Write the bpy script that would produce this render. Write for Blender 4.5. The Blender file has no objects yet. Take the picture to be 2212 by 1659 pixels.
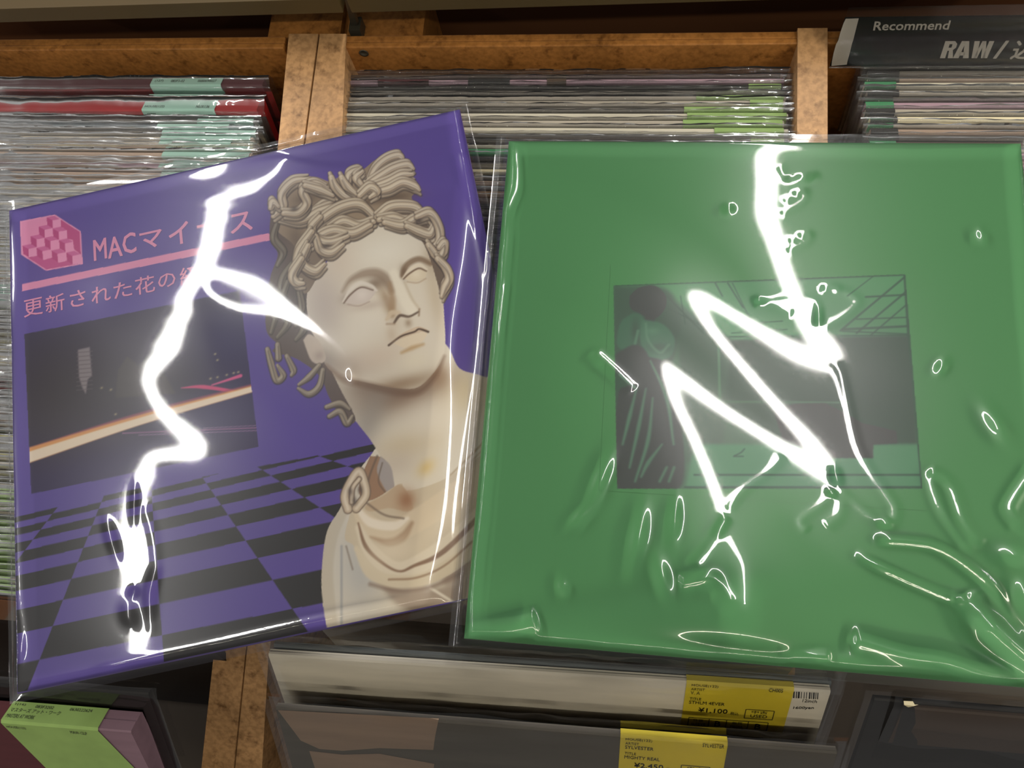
import numpy as np, math, random
# ---------------------------------------------------------------- camera geometry (photo treated as 2212 x 1659)
PW, PH, FPX = 2212, 1659, 1780.0
HC = 0.4735                                   # camera height over the plane of the record tops
_n = np.array([-.105, -.275, -.956]); _n /= np.linalg.norm(_n)
_X = np.array([.9917, .0414, -.121]); _X -= _n * (_X @ _n); _X /= np.linalg.norm(_X)
RWC = np.stack([_X, np.cross(_n, _X), _n], 1)  # world -> camera (x right, y down, z forward)
CAM = np.array([0., 0., HC])

def ray(px, py):
    d = np.stack([(np.asarray(px, float) - PW / 2) / FPX, (np.asarray(py, float) - PH / 2) / FPX, np.ones_like(np.asarray(px, float))], -1)
    return d @ RWC                             # = RWC.T @ d

def at(px, py, Z=0.0):
    d = ray(px, py); s = (Z - HC) / d[..., 2]
    return CAM + d * s[..., None]

def proj(p):
    c = (np.asarray(p) - CAM) @ RWC.T
    return np.stack([c[..., 0] / c[..., 2] * FPX + PW / 2, c[..., 1] / c[..., 2] * FPX + PH / 2], -1)

class Plane:
    """A cover lying on the records: centre, axes (u right, v up, n out of the print) and size."""
    def __init__(s, quad, size):
        src = np.array([[0, 0], [size, 0], [size, -size], [0, -size]], float)
        A = []
        for (X, Y), (u, v) in zip(src, quad):
            A.append([X, Y, 1, 0, 0, 0, -u * X, -u * Y, -u]); A.append([0, 0, 0, X, Y, 1, -v * X, -v * Y, -v])
        K = np.array([[FPX, 0, PW / 2], [0, FPX, PH / 2], [0, 0, 1]])
        M = np.linalg.inv(K) @ np.linalg.svd(np.array(A))[2][-1].reshape(3, 3)
        if M[2, 2] < 0: M = -M
        n1, n2 = np.linalg.norm(M[:, 0]), np.linalg.norm(M[:, 1]); k = math.sqrt(n1 * n2)
        r1, r2, t = M[:, 0] / n1, M[:, 1] / n2, M[:, 2] / k
        m = (r1 + r2) / np.linalg.norm(r1 + r2); q = (r1 - r2) / np.linalg.norm(r1 - r2)
        r1, r2 = (m + q) / math.sqrt(2), (m - q) / math.sqrt(2)
        s.u, s.v = RWC.T @ r1, RWC.T @ r2
        s.n = np.cross(s.u, s.v); s.size = size
        s.c = RWC.T @ (t + size / 2 * r1 - size / 2 * r2) + CAM
    def uv(s, px, py):                         # photo point -> coordinates on the cover, metres from its centre
        d = ray(px, py); k = ((s.c - CAM) @ s.n) / (d @ s.n)
        p = CAM + d * k[..., None] - s.c
        return np.stack([p @ s.u, p @ s.v], -1)
    def world(s, u, v, h=0.0):
        return s.c + np.asarray(u)[..., None] * s.u + np.asarray(v)[..., None] * s.v + np.asarray(h)[..., None] * s.n

PURPLE = Plane([(20, 455), (990, 245), (1215, 1267), (48, 1500)], .315)
GREEN = Plane([(1100, 305), (2195, 308), (2300, 1500), (1000, 1388)], .309)

def catmull(pts, n=12):
    P = np.asarray(pts, float); P = np.vstack([2 * P[0] - P[1], P, 2 * P[-1] - P[-2]]); out = []
    t = np.linspace(0, 1, n, endpoint=False)[:, None]
    for i in range(1, len(P) - 2):
        a, b, c, d = P[i - 1], P[i], P[i + 1], P[i + 2]
        out.append(.5 * (2 * b + (c - a) * t + (2 * a - 5 * b + 4 * c - d) * t ** 2 + (3 * b - a - 3 * c + d) * t ** 3))
    out.append(P[-2][None]); return np.vstack(out)

def seg_dist(gx, gy, poly):
    """distance of every grid point to a polyline, and the arc parameter (0..1) of the nearest point"""
    best = np.full(gx.shape, 1e9); par = np.zeros(gx.shape); N = len(poly) - 1
    for i in range(N):
        ax, ay = poly[i]; bx, by = poly[i + 1]; dx, dy = bx - ax, by - ay
        t = np.clip(((gx - ax) * dx + (gy - ay) * dy) / (dx * dx + dy * dy + 1e-18), 0, 1)
        d = (gx - ax - t * dx) ** 2 + (gy - ay - t * dy) ** 2
        m = d < best; best[m] = d[m]; par[m] = (i + t[m]) / N
    return np.sqrt(best), par

def inside(gx, gy, poly):
    r = np.zeros(gx.shape, bool); n = len(poly)
    for i in range(n):
        ax, ay = poly[i]; bx, by = poly[(i + 1) % n]
        if ay == by: continue
        r ^= ((ay > gy) != (by > gy)) & (gx < (bx - ax) * (gy - ay) / (by - ay) + ax)
    return r

def blur(a, s):
    k = int(3 * s + 1); w = np.exp(-.5 * (np.arange(-k, k + 1) / s) ** 2); w /= w.sum()
    for ax in (0, 1):
        p = np.pad(a, [(k, k) if i == ax else (0, 0) for i in (0, 1)], mode='edge')
        a = sum(w[j] * np.take(p, np.arange(j, j + a.shape[ax]), ax) for j in range(2 * k + 1))
    return a

def vnoise(x, y, seed, f):
    """smooth value noise -1..1"""
    rs = np.random.RandomState(seed); T = rs.uniform(-1, 1, (64, 64)); x = np.asarray(x) * f + 7.3; y = np.asarray(y) * f + 3.1
    i, j = np.floor(x).astype(int), np.floor(y).astype(int); a, b = x - i, y - j
    a, b = a * a * (3 - 2 * a), b * b * (3 - 2 * b); g = lambda p, q: T[p % 64, q % 64]
    return (g(i, j) * (1 - a) + g(i + 1, j) * a) * (1 - b) + (g(i, j + 1) * (1 - a) + g(i + 1, j + 1) * a) * b
def sstep(a, b, x):
    t = np.clip((x - a) / (b - a), 0, 1); return t * t * (3 - 2 * t)
# ---------------------------------------------------------------- camera, world, lights, exposure
import bpy, bmesh
from mathutils import Matrix, Vector
SC = bpy.context.scene; COL = SC.collection
cam_d = bpy.data.cameras.new('camera'); cam = bpy.data.objects.new('camera', cam_d); COL.objects.link(cam)
cam_d.sensor_width = 36; cam_d.lens = FPX / PW * 36; cam_d.clip_start = .02
_m = RWC.T @ np.diag([1., -1., -1.])
cam.matrix_world = Matrix([list(_m[i]) + [CAM[i]] for i in range(3)] + [[0, 0, 0, 1]])
SC.camera = cam
SC.view_settings.view_transform = 'Standard'; SC.view_settings.look = 'None'; SC.view_settings.gamma = 1; SC.view_settings.use_curve_mapping = False
SC.view_settings.exposure = 0.15
SC.cycles.transparent_max_bounces = 24; SC.cycles.max_bounces = 8; SC.cycles.glossy_bounces = 4
wd_ = bpy.data.worlds.new('shop'); SC.world = wd_; wd_.use_nodes = True
wd_.node_tree.nodes['Background'].inputs[0].default_value = (.95, .93, .9, 1); wd_.node_tree.nodes['Background'].inputs[1].default_value = .20
def tube_light(name, x, y, z, sx, sy, radiance, colour):
    l = bpy.data.lights.new(name, 'AREA'); l.shape = 'RECTANGLE'; l.size = sx; l.size_y = sy; l.energy = radiance * math.pi * sx * sy; l.color = colour
    o = bpy.data.objects.new(name, l); COL.objects.link(o); o.location = (x, y, z)
HT = 1.9                                       # tubes' height over the record tops
TUBES = {'left': -1.22, 'right': .44}          # their X; they run along Y
tube_light('ceiling_tube_left', TUBES['left'], .95, HT, .044, 2.3, 58, (1, .98, .95))
tube_light('ceiling_tube_right', TUBES['right'], 1.76, HT, .044, 3.0, 58, (1, .98, .93))
tube_light('added_fill_left', -2.9, 0, HT, .05, 3.6, 50, (1, .98, .94))  # unseen fill strip, added to brighten the slot between the tipped records
tube_light('added_fill_right', 2.5, 0, HT, .05, 3.6, 50, (1, .98, .94))  # matching unseen strip on the right, added as fill for the same slot
tube_light('ceiling_tube_cross', .45, -.95, HT, 3.0, .05, 34, (1, .93, .74))
tube_light('ceiling_tube_far', 1.55, -.15, HT, .18, 1.1, 30, (1, .93, .74))

# ---------------------------------------------------------------- materials
def lin(c):
    c = np.asarray(c, float) / 255.; return np.where(c <= .04045, c / 12.92, ((c + .055) / 1.055) ** 2.4)
def mat(name, rgb, rough=.55, spec=.4, noise=0., scale=40., stretch=(1, 1, 1), bump=0., metal=0.):
    m = bpy.data.materials.new(name); m.use_nodes = True; nt = m.node_tree; b = nt.nodes['Principled BSDF']
    b.inputs['Roughness'].default_value = rough; b.inputs['Specular IOR Level'].default_value = spec; b.inputs['Metallic'].default_value = metal
    c = lin(rgb)
    tc = nt.nodes.new('ShaderNodeTexCoord'); mp = nt.nodes.new('ShaderNodeMapping'); mp.inputs['Scale'].default_value = stretch
    nz = nt.nodes.new('ShaderNodeTexNoise'); nz.inputs['Scale'].default_value = scale; nz.inputs['Detail'].default_value = 4
    nt.links.new(tc.outputs['Object'], mp.inputs['Vector']); nt.links.new(mp.outputs['Vector'], nz.inputs['Vector'])
    rp = nt.nodes.new('ShaderNodeValToRGB'); rp.color_ramp.elements[0].position = .3; rp.color_ramp.elements[1].position = .7
    rp.color_ramp.elements[0].color = (*(c * (1 - noise)), 1); rp.color_ramp.elements[1].color = (*np.minimum(c * (1 + noise), 1), 1)
    nt.links.new(nz.outputs['Fac'], rp.inputs['Fac']); nt.links.new(rp.outputs['Color'], b.inputs['Base Color'])
    if bump:
        bp = nt.nodes.new('ShaderNodeBump'); bp.inputs['Strength'].default_value = bump; bp.inputs['Distance'].default_value = .0006
        nt.links.new(nz.outputs['Fac'], bp.inputs['Height']); nt.links.new(bp.outputs['Normal'], b.inputs['Normal'])
    return m
def wood_mat(name, rgb, rough=.38):
    """pressed particle board under a worn varnish: mottled brown with dark flecks"""
    m = mat(name, rgb, rough, .35, .18, 26, (1, 1, 1), .05); nt = m.node_tree; b = nt.nodes['Principled BSDF']
    tc = nt.nodes.new('ShaderNodeTexCoord')
    n2 = nt.nodes.new('ShaderNodeTexNoise'); n2.inputs['Scale'].default_value = 75; n2.inputs['Detail'].default_value = 5; n2.inputs['Roughness'].default_value = .62
    nt.links.new(tc.outputs['Object'], n2.inputs['Vector'])
    r2 = nt.nodes.new('ShaderNodeValToRGB'); r2.color_ramp.elements[0].position = .30; r2.color_ramp.elements[1].position = .45
    r2.color_ramp.elements[0].color = (.33, .28, .24, 1); r2.color_ramp.elements[1].color = (1, 1, 1, 1)
    nt.links.new(n2.outputs['Fac'], r2.inputs['Fac'])
    n3 = nt.nodes.new('ShaderNodeTexNoise'); n3.inputs['Scale'].default_value = 260; n3.inputs['Detail'].default_value = 3
    nt.links.new(tc.outputs['Object'], n3.inputs['Vector'])
    r3 = nt.nodes.new('ShaderNodeValToRGB'); r3.color_ramp.elements[0].position = .35; r3.color_ramp.elements[1].position = .62
    r3.color_ramp.elements[0].color = (.72, .70, .68, 1); r3.color_ramp.elements[1].color = (1.05, 1.05, 1.05, 1)
    nt.links.new(n3.outputs['Fac'], r3.inputs['Fac'])
    src = [l.from_socket for l in nt.links if l.to_socket == b.inputs['Base Color']][0]
    for r in (r2, r3):
        mx = nt.nodes.new('ShaderNodeMixRGB'); mx.blend_type = 'MULTIPLY'; mx.inputs['Fac'].default_value = .85
        nt.links.new(src, mx.inputs['Color1']); nt.links.new(r.outputs['Color'], mx.inputs['Color2']); src = mx.outputs['Color']
    nt.links.new(src, b.inputs['Base Color']); return m
def print_mat(name, rough=.45):
    m = bpy.data.materials.new(name); m.use_nodes = True; nt = m.node_tree; b = nt.nodes['Principled BSDF']
    a = nt.nodes.new('ShaderNodeAttribute'); a.attribute_name = 'ink'; nt.links.new(a.outputs['Color'], b.inputs['Base Color'])
    b.inputs['Roughness'].default_value = rough; b.inputs['Specular IOR Level'].default_value = .25; return m
def film_mat(name, milky=0., gain=1.5, halo=.3, r0=.03, r1=.22, tint=.97):
    """clear polypropylene: both faces mirror a little, the rest passes straight through"""
    m = bpy.data.materials.new(name); m.use_nodes = True; nt = m.node_tree; N = nt.nodes; N.remove(N['Principled BSDF']); out = N['Material Output']
    fr = N.new('ShaderNodeFresnel'); fr.inputs['IOR'].default_value = 1.5
    ml = N.new('ShaderNodeMath'); ml.operation = 'MULTIPLY'; ml.inputs[1].default_value = gain; ml.use_clamp = True; nt.links.new(fr.outputs[0], ml.inputs[0])
    g0, g1 = N.new('ShaderNodeBsdfGlossy'), N.new('ShaderNodeBsdfGlossy'); g0.inputs['Roughness'].default_value = r0; g1.inputs['Roughness'].default_value = r1
    mg = N.new('ShaderNodeMixShader'); mg.inputs[0].default_value = halo; nt.links.new(g0.outputs[0], mg.inputs[1]); nt.links.new(g1.outputs[0], mg.inputs[2])
    tr = N.new('ShaderNodeBsdfTransparent'); tr.inputs[0].default_value = (tint, tint, tint, 1); base = tr.outputs[0]
    if milky:
        df = N.new('ShaderNodeBsdfDiffuse'); df.inputs[0].default_value = (.8, .8, .78, 1); mm = N.new('ShaderNodeMixShader'); mm.inputs[0].default_value = milky
        nt.links.new(base, mm.inputs[1]); nt.links.new(df.outputs[0], mm.inputs[2]); base = mm.outputs[0]
    mx = N.new('ShaderNodeMixShader'); nt.links.new(ml.outputs[0], mx.inputs[0]); nt.links.new(base, mx.inputs[1]); nt.links.new(mg.outputs[0], mx.inputs[2])
    nt.links.new(mx.outputs[0], out.inputs[0]); return m

# ---------------------------------------------------------------- object helpers
def link(name, me, parent=None, m=None):
    o = bpy.data.objects.new(name, me); COL.objects.link(o)
    if m is not None:
        if not me.materials: me.materials.append(None)
        o.material_slots[0].link = 'OBJECT'; o.material_slots[0].material = m
    if parent is not None: o.parent = parent
    return o
def mesh(name, verts, faces, smooth=False):
    me = bpy.data.meshes.new(name); me.from_pydata([tuple(map(float, v)) for v in verts], [], [tuple(int(i) for i in f) for f in faces]); me.update()
    if smooth: me.polygons.foreach_set('use_smooth', [True] * len(me.polygons))
    return me
def grid_mesh(name, P, smooth=True, ink=None, keep=None):
    """P: (rows, cols, 3) points -> quad grid"""
    r, c = P.shape[:2]; i = np.arange(r * c).reshape(r, c)
    q = np.stack([i[:-1, :-1], i[:-1, 1:], i[1:, 1:], i[1:, :-1]], -1)
    q = q[keep] if keep is not None else q.reshape(-1, 4)
    me = bpy.data.meshes.new(name); me.vertices.add(r * c); me.vertices.foreach_set('co', np.ascontiguousarray(P, dtype=np.float32).ravel())
    n = len(q); me.loops.add(n * 4); me.loops.foreach_set('vertex_index', q.astype(np.int32).ravel())
    me.polygons.add(n); me.polygons.foreach_set('loop_start', np.arange(0, n * 4, 4, dtype=np.int32))
    me.update(calc_edges=True); me.validate()
    if smooth: me.polygons.foreach_set('use_smooth', np.ones(n, bool))
    if ink is not None:
        a = me.color_attributes.new('ink', 'FLOAT_COLOR', 'POINT'); a.data.foreach_set('color', np.concatenate([ink.reshape(-1, 3), np.ones((r * c, 1))], 1).astype(np.float32).ravel())
    return me
def thing(name, label, cat, group=None, M=None):
    o = bpy.data.objects.new(name, None); COL.objects.link(o); o.empty_display_size = .02; o['label'] = label; o['category'] = cat
    if group: o['group'] = group
    if M is not None: o.matrix_world = M
    return o
def frame(origin, x, y, z):
    return Matrix([[x[i], y[i], z[i], origin[i]] for i in range(3)] + [[0, 0, 0, 1]])
class MB:
    def __init__(s): s.v, s.f = [], []
    def add(s, verts, faces):
        k = len(s.v); s.v += [tuple(v) for v in verts]; s.f += [tuple(k + i for i in f) for f in faces]
    def hexa(s, b, t):
        """solid between two quads (b below, t above), both in the same turning order"""
        s.add(list(b) + list(t), [(3, 2, 1, 0), (4, 5, 6, 7), (0, 1, 5, 4), (1, 2, 6, 5), (2, 3, 7, 6), (3, 0, 4, 7)])
    def box(s, lo, hi):
        x0, y0, z0 = lo; x1, y1, z1 = hi
        s.hexa([(x0, y0, z0), (x1, y0, z0), (x1, y1, z0), (x0, y1, z0)], [(x0, y0, z1), (x1, y0, z1), (x1, y1, z1), (x0, y1, z1)])
    def flat(s, pts): s.add(pts, [tuple(range(len(pts)))])
    def build(s, name, m, parent=None, smooth=False, bevel=0.):
        me = mesh(name, s.v, s.f, smooth)
        if bevel:
            bm = bmesh.new(); bm.from_mesh(me); bmesh.ops.recalc_face_normals(bm, faces=bm.faces)
            bmesh.ops.bevel(bm, geom=bm.edges[:], offset=bevel, segments=2, affect='EDGES', profile=.6); bm.to_mesh(me); bm.free()
        return link(name, me, parent, m)

# ---------------------------------------------------------------- lettering (flat glyph outlines)
_glyph = {}
def glyphs(text, bold=0., shear=0.):
    key = (text, bold, shear)
    if key not in _glyph:
        cu = bpy.data.curves.new('type', 'FONT'); cu.body = text; cu.resolution_u = 2; cu.offset = bold; cu.shear = shear; cu.size = 1
        o = bpy.data.objects.new('type', cu); COL.objects.link(o); dg = bpy.context.evaluated_depsgraph_get(); dg.update()
        me = o.evaluated_get(dg).to_mesh()
        v = np.array([p.co[:2] for p in me.vertices]).reshape(-1, 2); f = [tuple(p.vertices) for p in me.polygons]
        o.evaluated_get(dg).to_mesh_clear(); bpy.data.objects.remove(o); bpy.data.curves.remove(cu)
        if len(v) == 0: v = np.zeros((3, 2)); f = []
        _glyph[key] = (v, f)
    return _glyph[key]
def type_fit(mb, text, o, x, y, n=(0, 0, 0), bold=0., shear=0.):
    """fit the text's box to the parallelogram o, o + x, o + y (3-D points); n lifts it off the paper"""
    v, f = glyphs(text, 0, shear); lo, hi = v.min(0), v.max(0); t = (v - lo) / np.maximum(hi - lo, 1e-9); o, x, y, n = (np.asarray(q, float) for q in (o, x, y, n))
    w = bold * np.linalg.norm(y)                                   # heavier type: the outline printed twice over, a hair apart
    for k, (a, b) in enumerate(((0, 0),) if not bold else ((-1, -1), (1, -1), (-1, 1), (1, 1))):
        sh = w * (a * x / np.linalg.norm(x) + b * y / np.linalg.norm(y)) * .7
        mb.add(o + t[:, :1] * x + t[:, 1:] * y + n * (1 + .04 * k) + sh, f)
def rule(mb, a, b, w, n, lift):
    """thin printed line from a to b of width w"""
    a, b, n = np.array(a, float), np.array(b, float), np.array(n, float); d = b - a; s = np.cross(n, d); s = s / np.linalg.norm(s) * w / 2; l = n * lift
    mb.flat([a - s + l, b - s + l, b + s + l, a + s + l])
M = dict(
    wood=wood_mat('pressed_wood', (190, 146, 100)), wood_dark=wood_mat('pressed_wood_back', (168, 112, 56)),
    film=film_mat('clear_film', 0., 1.3, .36, .04, .22), film_rows=film_mat('creased_film', .01, 1.1, .4, .05, .25, .97),
    purple=mat('purple_card', (92, 74, 150), .5), green=mat('green_card', (80, 142, 88), .45, .25),
    ink_print=print_mat('printed_card'), pink=mat('pink_ink', (222, 142, 176), .5), black_ink=mat('black_ink', (24, 22, 20), .6),
    sticker_cyan=mat('pale_mint_sticker', (142, 176, 162), .5, .3, .05, 30), sticker_green=mat('lime_sticker', (138, 166, 96), .5, .3, .05, 30), sticker_lime=mat('dull_lime_sticker', (118, 142, 78), .5, .3, .08, 60), sticker_yellow=mat('yellow_sticker', (214, 194, 58), .5, .3, .04, 30),
    sign_black=mat('sign_card', (26, 28, 25), .8, .05), sign_white=mat('sign_print', (196, 188, 176), .7, .1), acrylic=film_mat('acrylic', 0., .7, .3, .08, .3, .95),
    shelf=mat('shelf_edge', (80, 64, 35), .5, .3, .06, 12), shelf_top=mat('shelf_top', (50, 48, 42), .5, .3, .1, 12), metal_dark=mat('dark_steel', (58, 54, 44), .4, .5, .1, 20),
    dark=mat('dark_void_board', (96, 62, 40), .8, .1), white=mat('bin_bottom', (90, 80, 70), .8))
CARD = {n: mat('card_' + n.replace(' ', '_'), c, .6, .3, .10, 14, (1, 8, 8)) for n, c in {
    'grey': (163, 153, 138), 'pale grey': (191, 183, 164), 'dark grey': (91, 85, 78), 'black': (40, 37, 36), 'brown': (130, 102, 75), 'beige': (201, 185, 152), 'taupe': (149, 127, 110),
    'plum': (108, 84, 94), 'maroon': (70, 30, 34), 'red': (142, 26, 28), 'olive': (143, 136, 80), 'slate': (106, 114, 118), 'green': (60, 128, 84), 'white': (222, 214, 200), 'mauve': (163, 133, 144), 'umber': (77, 61, 49), 'ivory': (224, 211, 175)}.items()}
# ---------------------------------------------------------------- crumpled outer sleeves: a height field over the cover
# The ceiling tubes run along world Y. A flat film would mirror a tube as one straight streak; the folds pressed into the
# film bend that streak. The slope across the tube is worked out from the course the fold takes, then summed to heights.
def sum_slopes(a, W, h, n, pull, rest, ay=.004, bend=.0006):
    """heights whose slope along X is nearest to a (weighted), staying smooth along Y: conjugate gradients"""
    def dxT(p): o = np.zeros_like(h); o[:, 1:] += p[:, :-1]; o[:, :-1] -= p[:, :-1]; return o
    def dyT(p): o = np.zeros_like(h); o[1:] += p[:-1]; o[:-1] -= p[:-1]; return o
    def gx_(q): o = np.zeros_like(h); o[:, :-1] = q[:, 1:] - q[:, :-1]; return o
    def gy_(q): o = np.zeros_like(h); o[:-1] = q[1:] - q[:-1]; return o
    def lap(q): return -(dxT(gx_(q)) + dyT(gy_(q)))
    def A(q): return dxT(W * gx_(q)) + ay * dyT(gy_(q)) + bend * lap(lap(q)) + pull * q
    b = dxT(W * a) + pull * rest; x = h.copy(); r = b - A(x); p = r.copy(); rs = (r * r).sum()
    for _ in range(n):
        Ap = A(p); al = rs / ((p * Ap).sum() + 1e-30); x += al * p; r -= al * Ap; r2 = (r * r).sum(); p = r + r2 / (rs + 1e-30) * p; rs = r2
    return x

def fold_field(pl, tube_x, course, widths, flat_px, loops=(), dx=.00125, half=.19, d1=.006, rest=-.0030, hold=()):
    ex = np.array([1., 0, 0]) - pl.n * pl.n[0]; ex /= np.linalg.norm(ex); ey = np.cross(pl.n, ex)
    gx, gy = np.meshgrid(np.arange(-half, half, dx), np.arange(-half, half, dx))       # rows: constant ey
    c = np.array(course, float); q = pl.uv(c[:, 0], c[:, 1])
    P = q[:, :1] * pl.u + q[:, 1:] * pl.v; xy = np.stack([P @ ex, P @ ey], 1)
    wd = catmull(np.stack([widths, widths], 1), 10)[:, 0]; poly = catmull(xy, 10)
    poly = np.vstack([poly[0] + [0, .15], poly, poly[-1] - [0, .15]]); wd = np.concatenate([wd[:1], wd, wd[-1:]])
    d, par = seg_dist(gx, gy, poly)
    wide = np.interp(par, np.linspace(0, 1, len(wd)), wd); flip = np.zeros(gx.shape, bool)
    for lp, lw in loops:                                            # closed folds: the streak runs round them
        lc = np.array(lp, float); lq = pl.uv(lc[:, 0], lc[:, 1]); lP = lq[:, :1] * pl.u + lq[:, 1:] * pl.v
        lx = catmull(np.stack([lP @ ex, lP @ ey], 1), 10); lwd = catmull(np.stack([lw, lw], 1), 10)[:, 0]
        d2, p2 = seg_dist(gx, gy, lx); m = d2 < d; d = np.where(m, d2, d)
        wide = np.where(m, np.interp(p2, np.linspace(0, 1, len(lwd)), lwd), wide); flip ^= inside(gx, gy, lx)
    left = flip ^ inside(gx, gy, np.vstack([poly, [[-1, poly[-1][1]], [-1, poly[0][1]]]]))
    k = blur(flat_px / wide, 3)
    g = np.where(d < d1, k * d, k * d1 + (d - d1))
    r = blur(np.where(left, -g, g), 1.0)
    p0 = pl.c + gx[..., None] * ex + gy[..., None] * ey; D = p0 - CAM; M = 1 + HT / HC
    def miss(hx, hy):
        N = pl.n - hx[..., None] * ex - hy[..., None] * ey; N /= np.linalg.norm(N, axis=-1, keepdims=True)
        R = D - 2 * (D * N).sum(-1, keepdims=True) * N
        return (p0 + R * ((HT - p0[..., 2]) / np.maximum(R[..., 2], .02))[..., None])[..., 0] - tube_x
    h = np.zeros_like(gx)
    Wt = .05 + .15 * np.exp(-(d / .04) ** 2) + np.exp(-(d / .012) ** 2)
    Pg = gx[..., None] * ex + gy[..., None] * ey; rim = pl.size / 2 - np.maximum(np.abs(Pg @ pl.u), np.abs(Pg @ pl.v))
    pull = 1e-5 + .03 * sstep(.010, .0, rim); h += rest             # at its rim the film lies down on the cover
    for px in hold:                                                 # places that must not mirror the tube
        hq = pl.uv(*np.array(px, float)); hp = hq[0] * pl.u + hq[1] * pl.v; Wt = Wt + .8 * np.exp(-((gx - hp @ ex) ** 2 + (gy - hp @ ey) ** 2) / .013 ** 2)
    for it in range(3):
        hy = np.gradient(h, dx, axis=0); a = np.zeros_like(gx)
        for _ in range(6):
            f0 = miss(a, hy) - M * r; f1 = miss(a + 1e-3, hy) - M * r
            a = np.clip(a - f0 / ((f1 - f0) / 1e-3 + 1e-9), -.45, .45)
        h = sum_slopes(a * dx, Wt, h, 500, pull, rest)
    h = blur(h, .8)
    return dict(ex=ex, ey=ey, x0=-half, dx=dx, h=h, pl=pl, gx=gx, gy=gy)

def film_px(F, pts):
    pl = F['pl']; c = np.array(pts, float); q = pl.uv(c[:, 0], c[:, 1]); P = q[:, :1] * pl.u + q[:, 1:] * pl.v
    return np.stack([P @ F['ex'], P @ F['ey']], 1)

def crease(F, pts, w=.0016, a=.0005, skew=0.0):
    """a sharp fold along a line given on the photo"""
    poly = catmull(film_px(F, pts), 8); lo, hi = poly.min(0) - 4 * w, poly.max(0) + 4 * w; gx, gy = F['gx'], F['gy']
    m = np.where(((gx > lo[0]) & (gx < hi[0]) & (gy > lo[1]) & (gy < hi[1])))
    if not len(m[0]): return
    i0, i1, j0, j1 = m[0].min(), m[0].max() + 1, m[1].min(), m[1].max() + 1
    d, t = seg_dist(gx[i0:i1, j0:j1], gy[i0:i1, j0:j1], poly)
    F['h'][i0:i1, j0:j1] += a * np.exp(-(d / w) ** 2) * sstep(0, .12, t) * sstep(0, .12, 1 - t)

def glint(F, pts, tube_x, w=.003, over=1.22, cross_y=-.95):
    """a soft fold whose flank is just steep enough, all along, to turn a ceiling tube's light to the viewer"""
    poly = catmull(film_px(F, pts), 8); gx, gy, dx, pl = F['gx'], F['gy'], F['dx'], F['pl']
    T = np.gradient(poly, axis=0); T /= np.linalg.norm(T, axis=1, keepdims=True); E = np.stack([-T[:, 1], T[:, 0]], 1)
    i = np.clip(np.round((poly - F['x0']) / dx).astype(int), 1, gx.shape[0] - 2); H = blur(F['h'], 1.5)
    hx = (H[i[:, 1], i[:, 0] + 1] - H[i[:, 1], i[:, 0] - 1]) / (2 * dx); hy = (H[i[:, 1] + 1, i[:, 0]] - H[i[:, 1] - 1, i[:, 0]]) / (2 * dx)
    p0 = pl.c + poly[:, :1] * F['ex'] + poly[:, 1:] * F['ey']; D = p0 - CAM; best = np.full(len(poly), 9.)
    for s in np.concatenate([np.linspace(.02, .6, 90), -np.linspace(.02, .6, 90)]):
        N = pl.n - (hx + s * E[:, 0])[:, None] * F['ex'] - (hy + s * E[:, 1])[:, None] * F['ey']; N /= np.linalg.norm(N, axis=1, keepdims=True)
        R = D - 2 * (D * N).sum(1, keepdims=True) * N; hit = p0 + R * ((HT - p0[:, 2]) / np.maximum(R[:, 2], .05))[:, None]
        ok = ((np.abs(hit[:, 0] - tube_x) < .05) & (hit[:, 1] > -.1) & (hit[:, 1] < 3)) | ((np.abs(hit[:, 1] - cross_y) < .05) & (np.abs(hit[:, 0] - .45) < 1.5))
        ok |= (np.abs(hit[:, 0] - 1.55) < .06) & (np.abs(hit[:, 1] + .15) < .55)
        best = np.where(ok & (abs(s) < best), abs(s), best)
    best = np.where(best > .42, .2, best); k = np.ones(7) / 7; best = np.convolve(np.pad(best, 3, mode='edge'), k, 'valid')
    lo, hi = poly.min(0) - 3 * w, poly.max(0) + 3 * w; m = np.where((gx > lo[0]) & (gx < hi[0]) & (gy > lo[1]) & (gy < hi[1]))
    if not len(m[0]): return
    i0, i1, j0, j1 = m[0].min(), m[0].max() + 1, m[1].min(), m[1].max() + 1
    d, t = seg_dist(gx[i0:i1, j0:j1], gy[i0:i1, j0:j1], poly); a = over * w / .858 * np.interp(t, np.linspace(0, 1, len(best)), best)
    F['h'][i0:i1, j0:j1] += a * np.exp(-(d / w) ** 2) * sstep(0, .08, t) * sstep(0, .08, 1 - t)

def dent(F, p, q, w, a):
    """an elongated shallow bump from photo point p to q, w = half width in metres"""
    A, B = film_px(F, [p, q]); m = (A + B) / 2; L = np.linalg.norm(B - A) / 2; e = (B - A) / (2 * L)
    x, y = F['gx'] - m[0], F['gy'] - m[1]; s, t = (x * e[0] + y * e[1]) / L, (-x * e[1] + y * e[0]) / w
    F['h'] += a * np.exp(-(s * s + t * t) * 1.2)

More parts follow.
